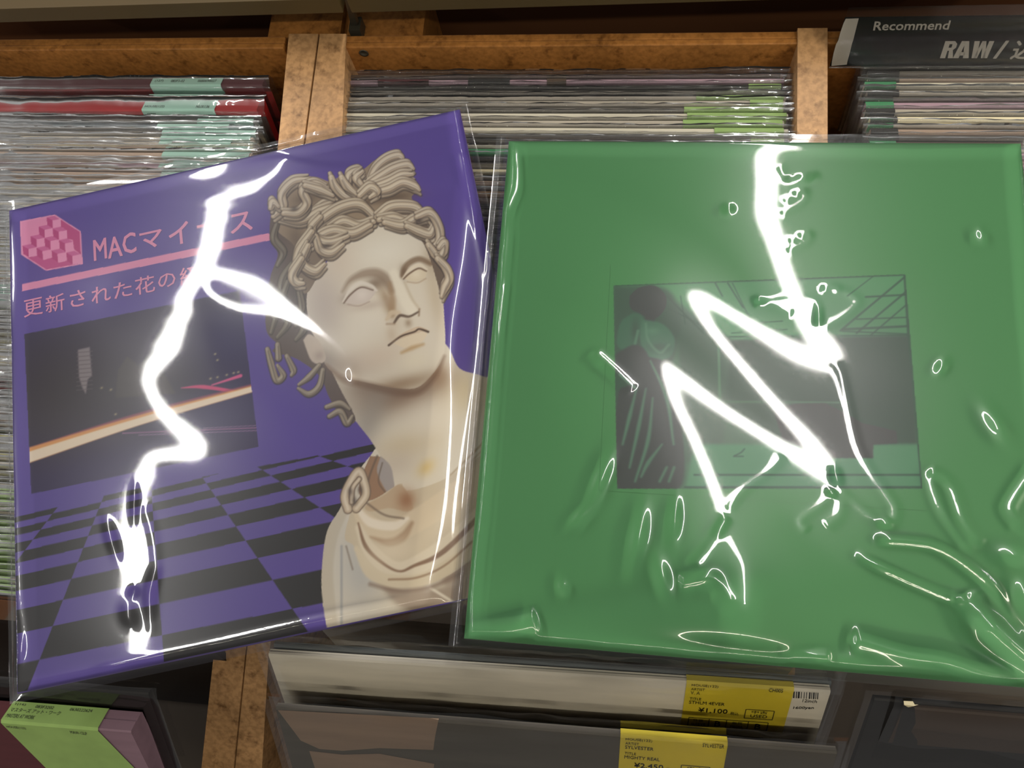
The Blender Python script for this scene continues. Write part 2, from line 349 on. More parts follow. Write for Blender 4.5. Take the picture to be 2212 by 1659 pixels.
def film_height(F, u, v, edge=.005, rim=.008, thick=.0035, base=.0009, seed=1, taut=None):
    """height of the film over the cover at cover coordinates u, v"""
    pl = F['pl']; half = pl.size / 2
    P = u[..., None] * pl.u + v[..., None] * pl.v
    x = (P @ F['ex'] - F['x0']) / F['dx']; y = (P @ F['ey'] - F['x0']) / F['dx']; H = F['h']
    n = H.shape[0]; i = np.clip(np.floor(x).astype(int), 0, n - 2); j = np.clip(np.floor(y).astype(int), 0, n - 2)
    a, b = np.clip(x - i, 0, 1), np.clip(y - j, 0, 1)
    h = (H[j, i] * (1 - a) + H[j, i + 1] * a) * (1 - b) + (H[j + 1, i] * (1 - a) + H[j + 1, i + 1] * a) * b
    wob = .0008 * vnoise(u, v, seed + 5, 18) + .0003 * vnoise(u, v, seed + 6, 70)
    e = half - np.maximum(np.abs(u), np.abs(v))                    # distance in from the cover's edge
    win = sstep(-.005, edge, e + wob)
    if taut is not None: win = win * taut(u, v)
    h = base + np.maximum(h - H[30:-30, 30:-30].min() + .0002, 0) * win
    out = sstep(0, rim, -e + .0022 + wob * .7)                     # outside: the film falls to the seam, half way down
    drop = sstep(-.001, .0065, -e + .5 * wob)
    return h * (1 - drop) + (-thick * .5 + .0005 * vnoise(u, v, seed + 9, 60)) * drop
# courses of the mirrored streaks and folds as read off the photograph (photo px), with the streak's width there
def build_purple():
    course = [(610, 335), (612, 375), (560, 415), (482, 450), (470, 520), (456, 575), (436, 612), (405, 680), (360, 755), (325, 805), (325, 840), (362, 900), (430, 962), (425, 982), (335, 987),
              (318, 1020), (300, 1050), (288, 1080), (284, 1150), (290, 1240), (285, 1330), (300, 1385), (285, 1440)]
    wd = [8, 8, 22, 44, 52, 50, 40, 40, 60, 36, 22, 26, 38, 28, 20, 44, 46, 50, 60, 66, 66, 36, 12]
    loop = [(462, 590), (510, 598), (570, 618), (650, 672), (742, 762), (690, 727), (600, 690), (510, 674), (455, 645), (441, 612), (462, 590)]
    lw = [26, 26, 22, 14, 8, 12, 12, 11, 10, 10, 26]
    F = fold_field(PURPLE, TUBES['left'], course, wd, 30, [(loop, lw)], hold=[(330, 640), (370, 600), (300, 660), (540, 400)])
    for p, q, w, a in [((240, 1130), (262, 1200), .003, .0005), ((300, 1060), (300, 1120), .002, .0004), ((280, 1310), (300, 1350), .004, .0006),
                       ((760, 800), (770, 830), .003, .0004), ((290, 1280), (310, 1280), .003, -.0005)]:
        dent(F, p, q, w, a)
    glint(F, [(318, 1085), (338, 1150), (347, 1220), (335, 1290), (342, 1380)], TUBES['left'], .003)
    crease(F, [(1060, 733), (1035, 742), (1028, 752), (1060, 752)], .001, .0004)
    for pts in ([(24, 475), (33, 520), (36, 620), (31, 720), (34, 850), (39, 1000), (46, 1150), (52, 1290), (61, 1370), (56, 1450)], [(1000, 330), (1018, 420), (1036, 520), (1052, 620)],
                [(205, 1451), (360, 1416), (560, 1370), (740, 1330), (900, 1303)], [(280, 1449), (440, 1416), (620, 1374), (760, 1342)], [(30, 458), (70, 446), (140, 428)]):
        glint(F, pts, TUBES['left'], .0024)
    return F
def build_green():
    course = [(1648, 312), (1644, 340), (1650, 400), (1648, 470), (1665, 520), (1690, 600), (1720, 670), (1752, 725), (1790, 775), (1740, 766), (1690, 742), (1600, 690), (1540, 655), (1502, 640),
              (1492, 652), (1530, 715), (1600, 800), (1680, 890), (1745, 960), (1782, 1020), (1730, 990), (1650, 940), (1560, 880), (1480, 820), (1438, 790), (1430, 802),
              (1450, 870), (1495, 960), (1545, 1080), (1560, 1150), (1595, 1215), (1600, 1260)]
    wd = [40, 40, 44, 44, 36, 30, 34, 50, 40, 34, 30, 22, 22, 30, 26, 18, 18, 20, 26, 36, 30, 20, 20, 24, 24, 22, 18, 18, 18, 12, 5, 2]
    F = fold_field(GREEN, TUBES['right'], course, wd, 30, rest=-.0034)
    thin, soft = (.0014, .0008), (.0021, .0012)
    for pts, (w, a) in [
        ([(1782, 790), (1812, 800), (1830, 870), (1850, 960), (1880, 1020), (1915, 1070), (1932, 1100), (1925, 1128), (1900, 1130), (1860, 1100), (1815, 1058), (1800, 1020), (1780, 1010)], thin),
        ([(1680, 474), (1730, 445), (1730, 423), (1687, 448)], thin), ([(1698, 531), (1741, 513), (1737, 531), (1694, 550)], thin), ([(1680, 365), (1701, 394), (1752, 390), (1759, 401)], thin),
        ([(1618, 651), (1694, 647), (1759, 651), (1768, 709)], (.002, 0)), ([(1766, 636), (1795, 625), (1850, 651), (1821, 687), (1768, 712)], (.0026, 0)), ([(1629, 653), (1665, 662), (1712, 683)], thin),
        ([(1280, 765), (1330, 810), (1370, 850)], soft),
        ([(1465, 1260), (1500, 1252), (1540, 1250), (1575, 1310)], soft), ([(1690, 985), (1660, 1020), (1600, 1065), (1570, 1110)], thin), ([(1570, 1115), (1530, 1180), (1495, 1225)], thin),
        ([(1800, 1060), (1775, 1090), (1730, 1125), (1745, 1150)], thin), ([(1812, 1060), (1812, 1110), (1780, 1140)], soft),
        ([(1880, 1165), (1960, 1170), (2015, 1180), (2070, 1210), (2140, 1270), (2180, 1340), (2205, 1400)], thin), ([(1840, 1195), (1900, 1225), (2000, 1270), (2045, 1288), (2080, 1295)], thin),
        ([(2074, 1284), (2100, 1325), (2135, 1370), (2180, 1410), (2250, 1455)], (.0066, 0)),
        ([(2000, 1010), (2030, 1100), (2100, 1195)], thin), ([(2000, 1015), (2050, 1050), (2080, 1130), (2120, 1180)], thin),
        ([(1830, 1378), (1880, 1390), (1960, 1412), (2040, 1425), (2120, 1455), (2240, 1490)], (.005, 0)), ([(1003, 1374), (1060, 1362), (1120, 1352), (1165, 1340)], (.0055, 0)), ([(1700, 1410), (1790, 1417)], thin),
        ([(2240, 1000), (2185, 1080), (2180, 1110), (2212, 1150)], thin)]:
        glint(F, pts, TUBES['right'], {.0014: .0026, .0021: .0034}.get(w, w))
    glint(F, [(1106, 312), (1112, 350), (1113, 410), (1098, 450), (1087, 478), (1090, 520), (1080, 620), (1066, 780), (1052, 960), (1036, 1120), (1021, 1260), (1012, 1340)], TUBES['right'], .0024)
    glint(F, [(1090, 600), (1075, 700), (1052, 900), (1030, 1100)][::1], TUBES['right'], .0016)
    for p, q, w, a in [((1318, 985), (1275, 1095), .004, .0011), ((1270, 1100), (1235, 1140), .003, .0008), ((1388, 1100), (1365, 1230), .0045, .0012), ((1458, 1085), (1452, 1165), .003, .0009),
                       ((1415, 1205), (1440, 1295), .005, .0012), ((1215, 1250), (1218, 1290), .003, .0008), ((2110, 500), (2118, 530), .003, .0006), ((1570, 450), (1572, 470), .003, .0006),
                       ((2020, 810), (2040, 780), .003, .0006), ((2120, 880), (2175, 960), .005, .0008), ((2095, 1310), (2230, 1440), .008, .0022), ((2150, 1190), (2230, 1215), .006, .0014), ((2200, 1250), (2212, 1330), .005, .0012)]:
        dent(F, p, q, w, a)
    return F
# ---------------------------------------------------------------- the two record bins (side panels, backs, floors)
def panel(parent, name, sections, m, zb=-.372):
    """upright board whose top edge follows sections: (photo y, left photo x, right photo x, height)"""
    mb = MB(); L = [at(xl, y, z) for y, xl, xr, z in sections]; R = [at(xr, y, z) for y, xl, xr, z in sections]
    for i in range(len(sections) - 1):
        a, b, c, d = L[i + 1], R[i + 1], R[i], L[i]
        k = len(mb.v); mb.v += [tuple(p) for p in (a, b, c, d)] + [(p[0], p[1], zb) for p in (a, b, c, d)]
        mb.f += [(k, k + 1, k + 2, k + 3), (k + 1, k, k + 4, k + 5)][:1] + [(k + 1, k + 5, k + 6, k + 2), (k + 3, k + 7, k + 4, k)]
        if i == 0: mb.f.append((k + 2, k + 6, k + 7, k + 3))
        if i == len(sections) - 2: mb.f.append((k, k + 4, k + 5, k + 1))
    return mb.build(name, m, parent)
bin_l = thing('record_bin', 'brown pressed-wood record bin at the left whose side board abuts its neighbour', 'record bin')
bin_c = thing('record_bin', 'brown pressed-wood record bin under the green cover, divided by one thin upright board', 'record bin')
PROF = [(73, -.0185), (330, -.030), (1420, -.165), (1760, -.25)]
def prof(xs): return [(y, a, b, z) for (y, z), (a, b) in zip(PROF, xs)]
panel(bin_l, 'side_panel', prof([(624, 687), (599, 653), (461, 529), (424, 494)]), M['wood'])
panel(bin_c, 'side_panel', prof([(691, 748), (657, 737), (532, 580), (498, 560)]), M['wood'])
dx0 = at(1716, 300, -.035)[0]; dx1 = at(1781, 300, -.035)[0]
mb = MB()
ys = [(.399, -.0185), (.27, -.033), (-.05, -.165), (-.16, -.25)]
for (ya, za), (yb, zb_) in zip(ys[:-1], ys[1:]):
    mb.hexa([(dx0, yb, -.372), (dx1, yb, -.372), (dx1, ya, -.372), (dx0, ya, -.372)], [(dx0, yb, zb_), (dx1, yb, zb_), (dx1, ya, za), (dx0, ya, za)])
mb.build('divider', M['wood'], bin_c)
for par, x0, x1 in ((bin_l, -.66, at(626, 98, -.03)[0]), (bin_c, at(746, 98, -.03)[0], .46)):
    mb = MB(); mb.box((x0, .388, -.372), (x1, .3925, -.0205)); mb.build('back_panel', M['wood_dark'], par, bevel=.0008)
    mb = MB(); mb.box((x0, .393, -.372), (x1, .3985, -.021)); mb.build('top_ledge', M['wood_dark'], par, bevel=.0008)
    mb = MB(); mb.box((x0, -.34, -.385), (x1, .402, -.372)); mb.build('base_board', M['white'], par)
mb = MB(); mb.box((-.268, .3995, -.372), (-.212, .452, -.028)); mb.build('rear_post', M['wood_dark'], bin_l)  # darker wood colour on both rear posts stands for the shadow on them
mb = MB(); mb.box((-.208, .3995, -.372), (-.150, .452, -.0314)); mb.build('rear_post', M['wood_dark'], bin_c)
mb = MB(); mb.box((-.66, .4525, -.4), (.5, .462, -.02)); o = mb.build('wall_back', M['dark']); o['kind'] = 'structure'; o['label'] = 'dark board filling the shaded void behind the bins below the shelf'  # dark brown sheet put in for the shade in this gap
mb = MB(); mb.box((-.9, -.6, -.42), (.75, .6, -.3855)); o = mb.build('floor', M['dark']); o['kind'] = 'structure'; o['label'] = 'dark floor below the record bins'
# screw hole in the back panel
hc = at(786, 114, -.028); hc = CAM + (hc - CAM) * ((.3879 - CAM[1]) / (hc[1] - CAM[1])); mb = MB(); a = np.linspace(0, 2 * math.pi, 17)[:-1]
ring = lambda r, y: [(hc[0] + r * math.cos(t), y, hc[2] + r * math.sin(t)) for t in a]
mb.add(ring(.0032, hc[1]) + ring(.0036, hc[1] - .0006) + ring(.0024, hc[1] - .0006) + ring(.0021, hc[1] - .0001), [(k * 16 + i, k * 16 + (i + 1) % 16, k * 16 + 16 + (i + 1) % 16, k * 16 + 16 + i) for k in range(3) for i in range(16)] + [tuple(48 + i for i in range(16))])
mb.build('screw_socket', M['metal_dark'], bin_c, smooth=True)['label'] = 'small dark round screw socket'

# ---------------------------------------------------------------- shelf boards over the back of the bins
def shelf_board(label, bl, br, depth=.13, thick=.0135, z=.02):
    t = thing('display_shelf', label, 'shelf'); A, B = at(*bl, z), at(*br, z); mb = MB()
    fw = np.cross([0, 0, 1.], B - A); fw /= np.linalg.norm(fw)
    mb.hexa([A, B, B + fw * .012, A + fw * .012], [p + np.array([0, 0, thick]) for p in (A, B, B + fw * .012, A + fw * .012)]); mb.build('edge_strip', M['shelf'], t, bevel=.0006)
    mb = MB(); A2, B2 = A + fw * .0122, B + fw * .0122
    mb.hexa([p + np.array([0, 0, .001]) for p in (A2, B2, B2 + fw * depth, A2 + fw * depth)], [p + np.array([0, 0, thick - .0012]) for p in (A2, B2, B2 + fw * depth, A2 + fw * depth)]); mb.build('board', M['shelf_top'], t)
shelf_board('olive-edged shelf board over the back of the left bin', (-260, 56.5), (742, 28))
shelf_board('olive-edged shelf board over the back of the bin under the green cover', (760, 28), (2400, -22))
t = thing('shelf_bracket', 'dark slanting steel bracket in the gap between the two shelf boards', 'bracket')
mb = MB(); q = [at(x, y, z) for x, y, z in ((741, -14, .034), (753, -14, .034), (772, 55, -.02), (758, 55, -.02))]
mb.hexa([p + np.array([0, .004, -.004]) for p in (q[3], q[2], q[1], q[0])], [q[3], q[2], q[1], q[0]]); mb.build('arm', M['metal_dark'], t)
mb = MB(); mb.box((q[3][0] - .0015, q[3][1] - .004, -.0312), (q[2][0] + .002, q[2][1] + .008, -.0205)); mb.build('foot', M['metal_dark'], t)

# ---------------------------------------------------------------- section sign behind the right-hand records
def quad_pt(q, s, t): return (q[0] * (1 - s) + q[1] * s) * (1 - t) + (q[3] * (1 - s) + q[2] * s) * t
sg = thing('section_sign', 'black divider sign with white band in a clear holder, behind the right records', 'sign')
Q = [at(1793, 143, -.031), at(2330, 140, -.031), at(2330, 33, .002), at(1826, 39, .002)]                # card
nq = np.cross(Q[1] - Q[0], Q[3] - Q[0]); nq /= np.linalg.norm(nq)
def s_at(px, py):                                                  # photo point on the sign's plane
    d = ray(px, py); k = ((Q[0] - CAM) @ nq) / (d @ nq); return CAM + d * k
Q[2] = s_at(2330, 33); Q[3] = s_at(1826, 39)
mb = MB(); mb.hexa([p - nq * .0012 for p in Q], Q); mb.build('card', M['sign_black'], sg)
mb = MB(); lo = [(1796, 142), (1797, 132), (1801, 112), (1806, 95), (1811, 86), (1815, 70), (1822, 50), (1827, 40)]; hi = [(1829, 139), (1831, 130), (1836, 112), (1840, 95), (1843, 86), (1847, 70), (1852, 50), (1855, 39)]
for i in range(len(lo) - 1): mb.flat([s_at(*p) + nq * .0003 for p in (lo[i], hi[i], hi[i + 1], lo[i + 1])])
mb.build('white_band', M['sign_white'], sg)['label'] = 'torn white band down the left of the sign'
mb = MB()
def sign_type(text, bl, br, tl, bold=0., shear=0.):
    o, x, y = s_at(*bl), s_at(*br) - s_at(*bl), s_at(*tl) - s_at(*bl); type_fit(mb, text, o, x, y, nq * .0004, bold, shear)
sign_type('Recommend', (1886, 65), (2048, 63), (1890, 46), .03, 0.)
mb_v0 = len(mb.v)
def heavy(ch, bl, br, tl):                                           # heavy condensed capitals
    o, x, y = s_at(*bl), s_at(*br) - s_at(*bl), s_at(*tl) - s_at(*bl)
    for p in {'R': [[(0, 0), (.4, 0), (.4, 1), (0, 1)], [(.4, .82), (.74, .82), (.97, .84), (.74, 1), (.4, 1)], [(.62, .62), (.97, .62), (.97, .84), (.62, .84)], [(.4, .44), (.74, .44), (.97, .62), (.4, .62)], [(.52, .44), (.8, .46), (1, 0), (.6, 0)]],
              'A': [[(0, 0), (.36, 0), (.55, 1), (.28, 1)], [(.64, 0), (1, 0), (.74, 1), (.46, 1)], [(.3, .16), (.7, .16), (.66, .36), (.36, .36)]],
              'W': [[(.1, 0), (.36, 0), (.27, 1), (0, 1)], [(.2, 0), (.38, 0), (.56, 1), (.4, 1)], [(.58, 0), (.8, 0), (.6, 1), (.44, 1)], [(.64, 0), (.9, 0), (1, 1), (.75, 1)]]}[ch]: mb.flat([o + a * x + b * y + nq * .0004 for a, b in p])
heavy('R', (2030, 125), (2058, 125), (2042, 88)); heavy('A', (2058, 125), (2092, 125), (2068, 88)); heavy('W', (2094, 125), (2136, 125), (2105, 88))
sign_type('/', (2146, 125), (2164, 125), (2160, 88), .04); sign_type('込', (2181, 127), (2226, 126), (2196, 88), .03)
mb.build('lettering', M['sign_white'], sg)
mb = MB(); e = [s_at(1790, 143), s_at(2335, 140), s_at(2335, 4), s_at(1832, 14)]
mb.hexa([p + nq * .0012 for p in e], [p + nq * .0022 for p in e]); mb.build('clear_holder', M['acrylic'], sg)

# ---------------------------------------------------------------- records packed on edge
ONES = ['', 'first', 'second', 'third', 'fourth', 'fifth', 'sixth', 'seventh', 'eighth', 'ninth', 'tenth', 'eleventh', 'twelfth', 'thirteenth', 'fourteenth', 'fifteenth', 'sixteenth', 'seventeenth', 'eighteenth', 'nineteenth']
TENS = {2: 'twent', 3: 'thirt', 4: 'fort', 5: 'fift', 6: 'sixt', 7: 'sevent', 8: 'eight', 9: 'ninet'}
def ordinal(n):
    if n < 20: return ONES[n]
    if n < 100: return TENS[n // 10] + ('ieth' if n % 10 == 0 else 'y-' + ONES[n % 10])
    return 'hundred-and-' + ordinal(n - 100) if n > 100 else 'hundredth'
H12 = .315
def jacket_mesh(t, w=.312, h=H12):
    y = t / 2; c = min(y * .5, .0008)
    prof = [(-y, 0), (-y, h - c * 1.6), (-y + c, h - c * .3), (-.0002, h), (.0002, h - .0006), (y - c, h - c * .3), (y, h - c * 1.6), (y, 0)]; n = len(prof)
    v = [(x, p, q) for x in (-w / 2, w / 2) for p, q in prof]
    return mesh('jacket', v, [(i, i + 1, n + i + 1, n + i)[::-1] for i in range(n - 1)] + [tuple(range(n)), tuple(range(2 * n - 1, n - 1, -1)), (0, n, 2 * n - 1, n - 1)])
JM = {t: jacket_mesh(t) for t in (.0028, .0036, .0048, .008, .0145, .018)}
def ribbon_mesh(t, seed, w=.312, h=H12, nx=96, down=.055, rise=.005):
    rs = np.random.RandomState(seed); x = np.linspace(-w / 2 - .006, w / 2 + .006, nx); y = t / 2; k = rs.uniform(-.6, .6)
    pr = np.array([(-y - .0004, h - down), (-y - .0005, h - .02), (-y - .0005, h - .006), (-y - .0004, h - .0005), (-y * .5 + k * .001, h + rise * .55), (k * .002, h + rise), (y * .5 + k * .001, h + rise * .6), (y + .0003, h - .0005), (y + .0004, h - .03)])
    amp = np.array([.0001, .0002, .0002, .0002, .0006, .0010, .0006, .0002, .0001]); P = np.zeros((nx, len(pr), 3))
    for j, (py, pz) in enumerate(pr):
        w1 = vnoise(x, np.full(nx, j * .013), seed, 22) + .7 * vnoise(x, np.full(nx, j * .02), seed + 40, 75) + .5 * vnoise(x, np.full(nx, j * .03), seed + 80, 210)
        w2 = vnoise(x, np.full(nx, j * .017 + 1), seed + 9, 30) + .6 * vnoise(x, np.full(nx, j * .02 + 1), seed + 50, 120)
        P[:, j, 0] = x; P[:, j, 1] = py + amp[j] * .6 * w2 * (1 if 3 < j < 7 else .35); P[:, j, 2] = pz + amp[j] * w1
    return grid_mesh('sleeve', P)
RM = {(t, s): ribbon_mesh(t, 11 + 7 * s + int(t * 1e5)) for t in JM for s in range(4)}
def sticker_mesh(t, x0, x1, front=.014, back=.004, h=H12, d=.0004):
    y = t / 2 + d; c = min(t * .25, .0008); pr = [(-y, h - front), (-y, h - c), (-y + c, h + d), (y - c, h + d), (y, h - c), (y, h - back)]
    v = [(x, p, q) for x in (x0, x1) for p, q in pr]; n = len(pr)
    return mesh('price_sticker', v, [(i, n + i, n + i + 1, i + 1) for i in range(n - 1)])
_sk = {}
def sticker(rec, t, x0, x1, m, front=.014, name='price_sticker'):
    k = (t, round(x0, 3), round(x1, 3), front)
    if k not in _sk: _sk[k] = sticker_mesh(t, x0, x1, front)
    return link(name, _sk[k], rec, m)
RNG = random.Random(5)
def rec_matrix(top, lean, yaw=0., roll=0., h=H12):
    z = np.array([0, math.sin(lean), math.cos(lean)]); x = np.array([math.cos(yaw), math.sin(yaw), roll]); x -= z * (x @ z); x /= np.linalg.norm(x); y = np.cross(z, x)
    return frame(np.asarray(top) - h * z, x, y, z)
def record(label, group, top, lean, t, colour, yaw=0., roll=0., film=True):
    r = thing('record_sleeve', label, 'record', group, rec_matrix(top, lean, yaw, roll))
    link('jacket', JM[t], r, CARD[colour])
    if film: link('plastic_sleeve', RM[(t, RNG.randrange(4))], r, M['film_rows'])
    return r
def ztop(Y): return -.0085 - .0265 * float(sstep(.24, .33, Y))
LEAN = math.radians(17)
def pack(where, group, cx, rows, ztop=ztop):
    """rows: (photo y of the top edge or None, colour, thickness); None follows the one before"""
    out = []; Y = None
    for i, (py, colour, t) in enumerate(rows):
        pitch = (t + .0008) / math.cos(LEAN)
        if py is not None:
            for _ in range(1): Y = at(600, py, -.03)[1]
            Y0 = at(600, py, ztop(Y))[1]; Y = Y0 if not out else min(Y0, out[-1][2] - (out[-1][3] + t) / 2 / math.cos(LEAN) - .0007)
        else: Y = out[-1][2] - (out[-1][3] + t) / 2 / math.cos(LEAN) - .0008 - RNG.uniform(0, .0005)
        z = ztop(Y) + RNG.uniform(-.0015, .0012)
        r = record(f'{ordinal(i + 1)} record from the back of the {where}, {colour} jacket', group, (cx(Y) + RNG.uniform(-.002, .002), Y, z), LEAN, t, colour, RNG.uniform(-.004, .004), RNG.uniform(-.003, .003))
        out.append((r, i, Y, t))
    return out
GREYS = ['grey', 'dark grey', 'taupe', 'beige', 'pale grey', 'brown', 'umber', 'grey', 'slate', 'black', 'dark grey', 'olive', 'mauve', 'ivory', 'black', 'taupe']
def filler(n, t=(.0028, .0036, .0036, .0048)): return [(None, RNG.choice(GREYS), RNG.choice(t)) for _ in range(n)]
# left bin
rows = [(178, 'maroon', .008), (222, 'red', .018), (261, 'dark grey', .0036), (None, 'slate', .0036), (None, 'dark grey', .0036), (None, 'grey', .0036), (None, 'grey', .0036), (None, 'ivory', .0028), (None, 'taupe', .0048), (None, 'taupe', .0036),
        (None, 'mauve', .0036), (None, 'taupe', .0048), (None, 'brown', .0036), (None, 'brown', .0036), (None, 'pale grey', .0048), (None, 'grey', .0048), (None, 'pale grey', .0048), (None, 'dark grey', .0036), (None, 'slate', .0036)] + filler(53) + [(None, 'black', .0048)]
tgt = {44: 'red', 55: 'olive', 26: 'beige', 27: 'beige', 34: 'black', 35: 'black', 36: 'umber', 37: 'olive', 38: 'olive', 39: 'pale grey'}
rows = [(p, tgt.get(i, c), t) for i, (p, c, t) in enumerate(rows)]
lc = lambda Y: -.424 - .020 * float(sstep(.25, -.05, Y))
zl = lambda Y: -.034 - .014 * float(sstep(.2, 0, Y))             # the left bin's records stand a little lower
left = pack('left bin', 'records on edge in the left bin', lc, rows, zl)
def px_local(px, py, Y, cx, zt=ztop): return at(px, py, zt(Y))[0] - cx(Y)
for k, (r, i, Y, t) in enumerate(left):
    if i in (0, 1): a, b = ((329, 481) if i == 0 else (316, 472))
    elif i == 2: a, b = 430, 592
    elif i < 18: a, b = RNG.choice([(345, 575), (358, 470), (322, 480), (350, 560), (345, 500)])
    elif i in (29, 30, 31): a, b = -190, 42
    elif i > 56: a, b = -160, RNG.choice([22, 48, 60, 44])
    else: continue
    if i in (7, 9, 13, 14, 57, 60, 61): continue
    py = proj(np.array([[lc(Y), Y, zl(Y)]]))[0][1]
    x0, x1 = px_local(a, py, Y, lc, zl), min(px_local(b, py, Y, lc, zl), .1545)
    sk = sticker(r, t, x0, x1, M['sticker_green' if i > 56 else 'sticker_cyan'], .012 if i > 1 else .022)
    mbt = MB(); top = np.array([x0, -t / 2, H12 + .0006]); w = x1 - x0; fy = -t / 2 - .0006
    if i == 0:
        for s_, p, q in (('(127)', .05, .17), ('083F3-02', .28, .47), ('0680690027', .66, .92)): type_fit(mbt, s_, top + [w * p, t * .35, 0], (w * (q - p), 0, 0), (0, t * .38, 0))
    elif i == 1:
        for s_, p, q in (('2(126)', .04, .19), ('083F3-02', .28, .47), ('0680690027', .68, .92)): type_fit(mbt, s_, top + [w * p, t * .58, 0], (w * (q - p), 0, 0), (0, t * .17, 0))
        for s_, p, q in (('HOUSE(122)', .03, .30), ('NUX136', .74, .92)): type_fit(mbt, s_, top + [w * p, t * .1, 0], (w * (q - p), 0, 0), (0, t * .17, 0))
        for s_, p, q, z in (('ARTIST', .05, .18, -.0055), ('DAVID MANCUSO', .05, .48, -.0105)): type_fit(mbt, s_, (x0 + w * p, fy, H12 + z), (w * (q - p), 0, 0), (0, 0, .0032))
    elif i < 18 or i in (29, 30, 31):
        s_ = {16: 'HOUSE(122)', 12: 'HOUSE(122)'}.get(i, 'HOUSE(122)' if i % 2 else 'TECHNO(126)'); p = .05 if i != 2 else .25
        type_fit(mbt, s_, (x0 + w * p, fy, H12 - .0042), (min(.018, w * .4), 0, 0), (0, 0, .0028)); type_fit(mbt, 'ARTIST', (x0 + w * p, fy, H12 - .0085), (.008, 0, 0), (0, 0, .0024))
    if mbt.v: mbt.build('lettering', M['black_ink'], sk)
# centre bin
cc = lambda Y: -.046 + .013 * (.35 - Y) / .37
rows = [(163, 'umber', .0036), (171, 'mauve', .0036), (None, 'black', .0028), (None, 'dark grey', .0036), (None, 'grey', .0036), (None, 'grey', .0048), (None, 'dark grey', .0036), (None, 'pale grey', .0036), (None, 'grey', .0048), (None, 'pale grey', .0048), (None, 'dark grey', .0028),
        (None, 'black', .0036), (None, 'grey', .0036), (None, 'green', .0048), (None, 'black', .0048), (None, 'dark grey', .0036), (None, 'dark grey', .0028), (None, 'ivory', .0028), (None, 'black', .0048), (None, 'taupe', .0048), (None, 'slate', .0028), (None, 'brown', .0048), (None, 'umber', .0048),
        (None, 'black', .0036), (None, 'dark grey', .0036), (None, 'dark grey', .0036), (None, 'black', .0048), (None, 'black', .0036), (None, 'slate', .0048), (None, 'dark grey', .0036), (None, 'grey', .0048), (None, 'dark grey', .0036), (None, 'black', .0048)] + filler(28, (.0048, .008, .0048)) \
    + [(None, 'black', .0036), (None, 'dark grey', .0036), (None, 'black', .0036), (None, 'slate', .0036), (None, 'black', .0028), (None, 'slate', .0048), (None, 'grey', .0036), (None, 'umber', .0028), (None, 'dark grey', .0036), (None, 'black', .0028), (None, 'dark grey', .0028)]
centre = pack('bin under the green cover', 'records on edge in the bin under the green cover', cc, rows)
while centre and centre[-1][2] < .004:                               # leave room for the tipped records in front
    r = centre.pop()[0]
    for c in list(r.children): bpy.data.objects.remove(c)
    bpy.data.objects.remove(r)
for r, i, Y, t in centre:
    if 2 <= i <= 13:
        py = proj(np.array([[cc(Y), Y, ztop(Y)]]))[0][1]; a, b = RNG.choice([(1500, 1690), (1540, 1690), (1620, 1692), (1480, 1700)]) if i != 13 else (1495, 1705)
        if i in (3, 10): continue
        sticker(r, t, px_local(a, py, Y, cc), min(px_local(b, py, Y, cc), .155), M['sticker_green'], .010)
    if i == 1:
        for a, b, c in ((815, 925, 'maroon'), (1010, 1100, 'black'), (1180, 1222, 'umber')):
            py = proj(np.array([[cc(Y), Y, ztop(Y)]]))[0][1]; sticker(r, t, px_local(a, py, Y, cc), px_local(b, py, Y, cc), CARD[c], .006, 'printed_band')
    if i == 18:                                                     # pale lettered patch in the gap between the two covers
        py = proj(np.array([[cc(Y), Y, ztop(Y)]]))[0][1]; x0, x1 = px_local(1000, py, Y, cc), px_local(1047, py, Y, cc); s = sticker(r, t, x0, x1, CARD['grey'], .008, 'printed_band')
        mbt = MB(); type_fit(mbt, '//X', (x0, -t / 2, H12 + .0006), ((x1 - x0) * .62, 0, 0), (0, t * .95, 0), 0, .3); mbt.build('lettering', M['black_ink'], s)
# right bin
rc = lambda Y: .316 + .004
rows = [(150, 'umber', .0036), (None, 'dark grey', .0036), (None, 'taupe', .0036), (None, 'pale grey', .0036), (None, 'grey', .0048), (None, 'dark grey', .0028), (None, 'mauve', .0048), (None, 'grey', .0036), (None, 'ivory', .0048), (None, 'grey', .0028), (None, 'taupe', .0048), (None, 'dark grey', .0036), (None, 'umber', .0036), (None, 'pale grey', .0036), (None, 'mauve', .0048), (None, 'taupe', .0036), (None, 'mauve', .0036)] + filler(46)
right = pack('right bin', 'records on edge in the right bin', rc, rows)
while right and right[-1][2] < .012:
    r = right.pop()[0]
    for c in list(r.children): bpy.data.objects.remove(c)
    bpy.data.objects.remove(r)
for r, i, Y, t in right:
    if 1 <= i <= 12: sticker(r, t, -.1563, -.139 + RNG.uniform(-.001, .004), CARD['black' if i % 3 else 'green'], .006, 'printed_band')
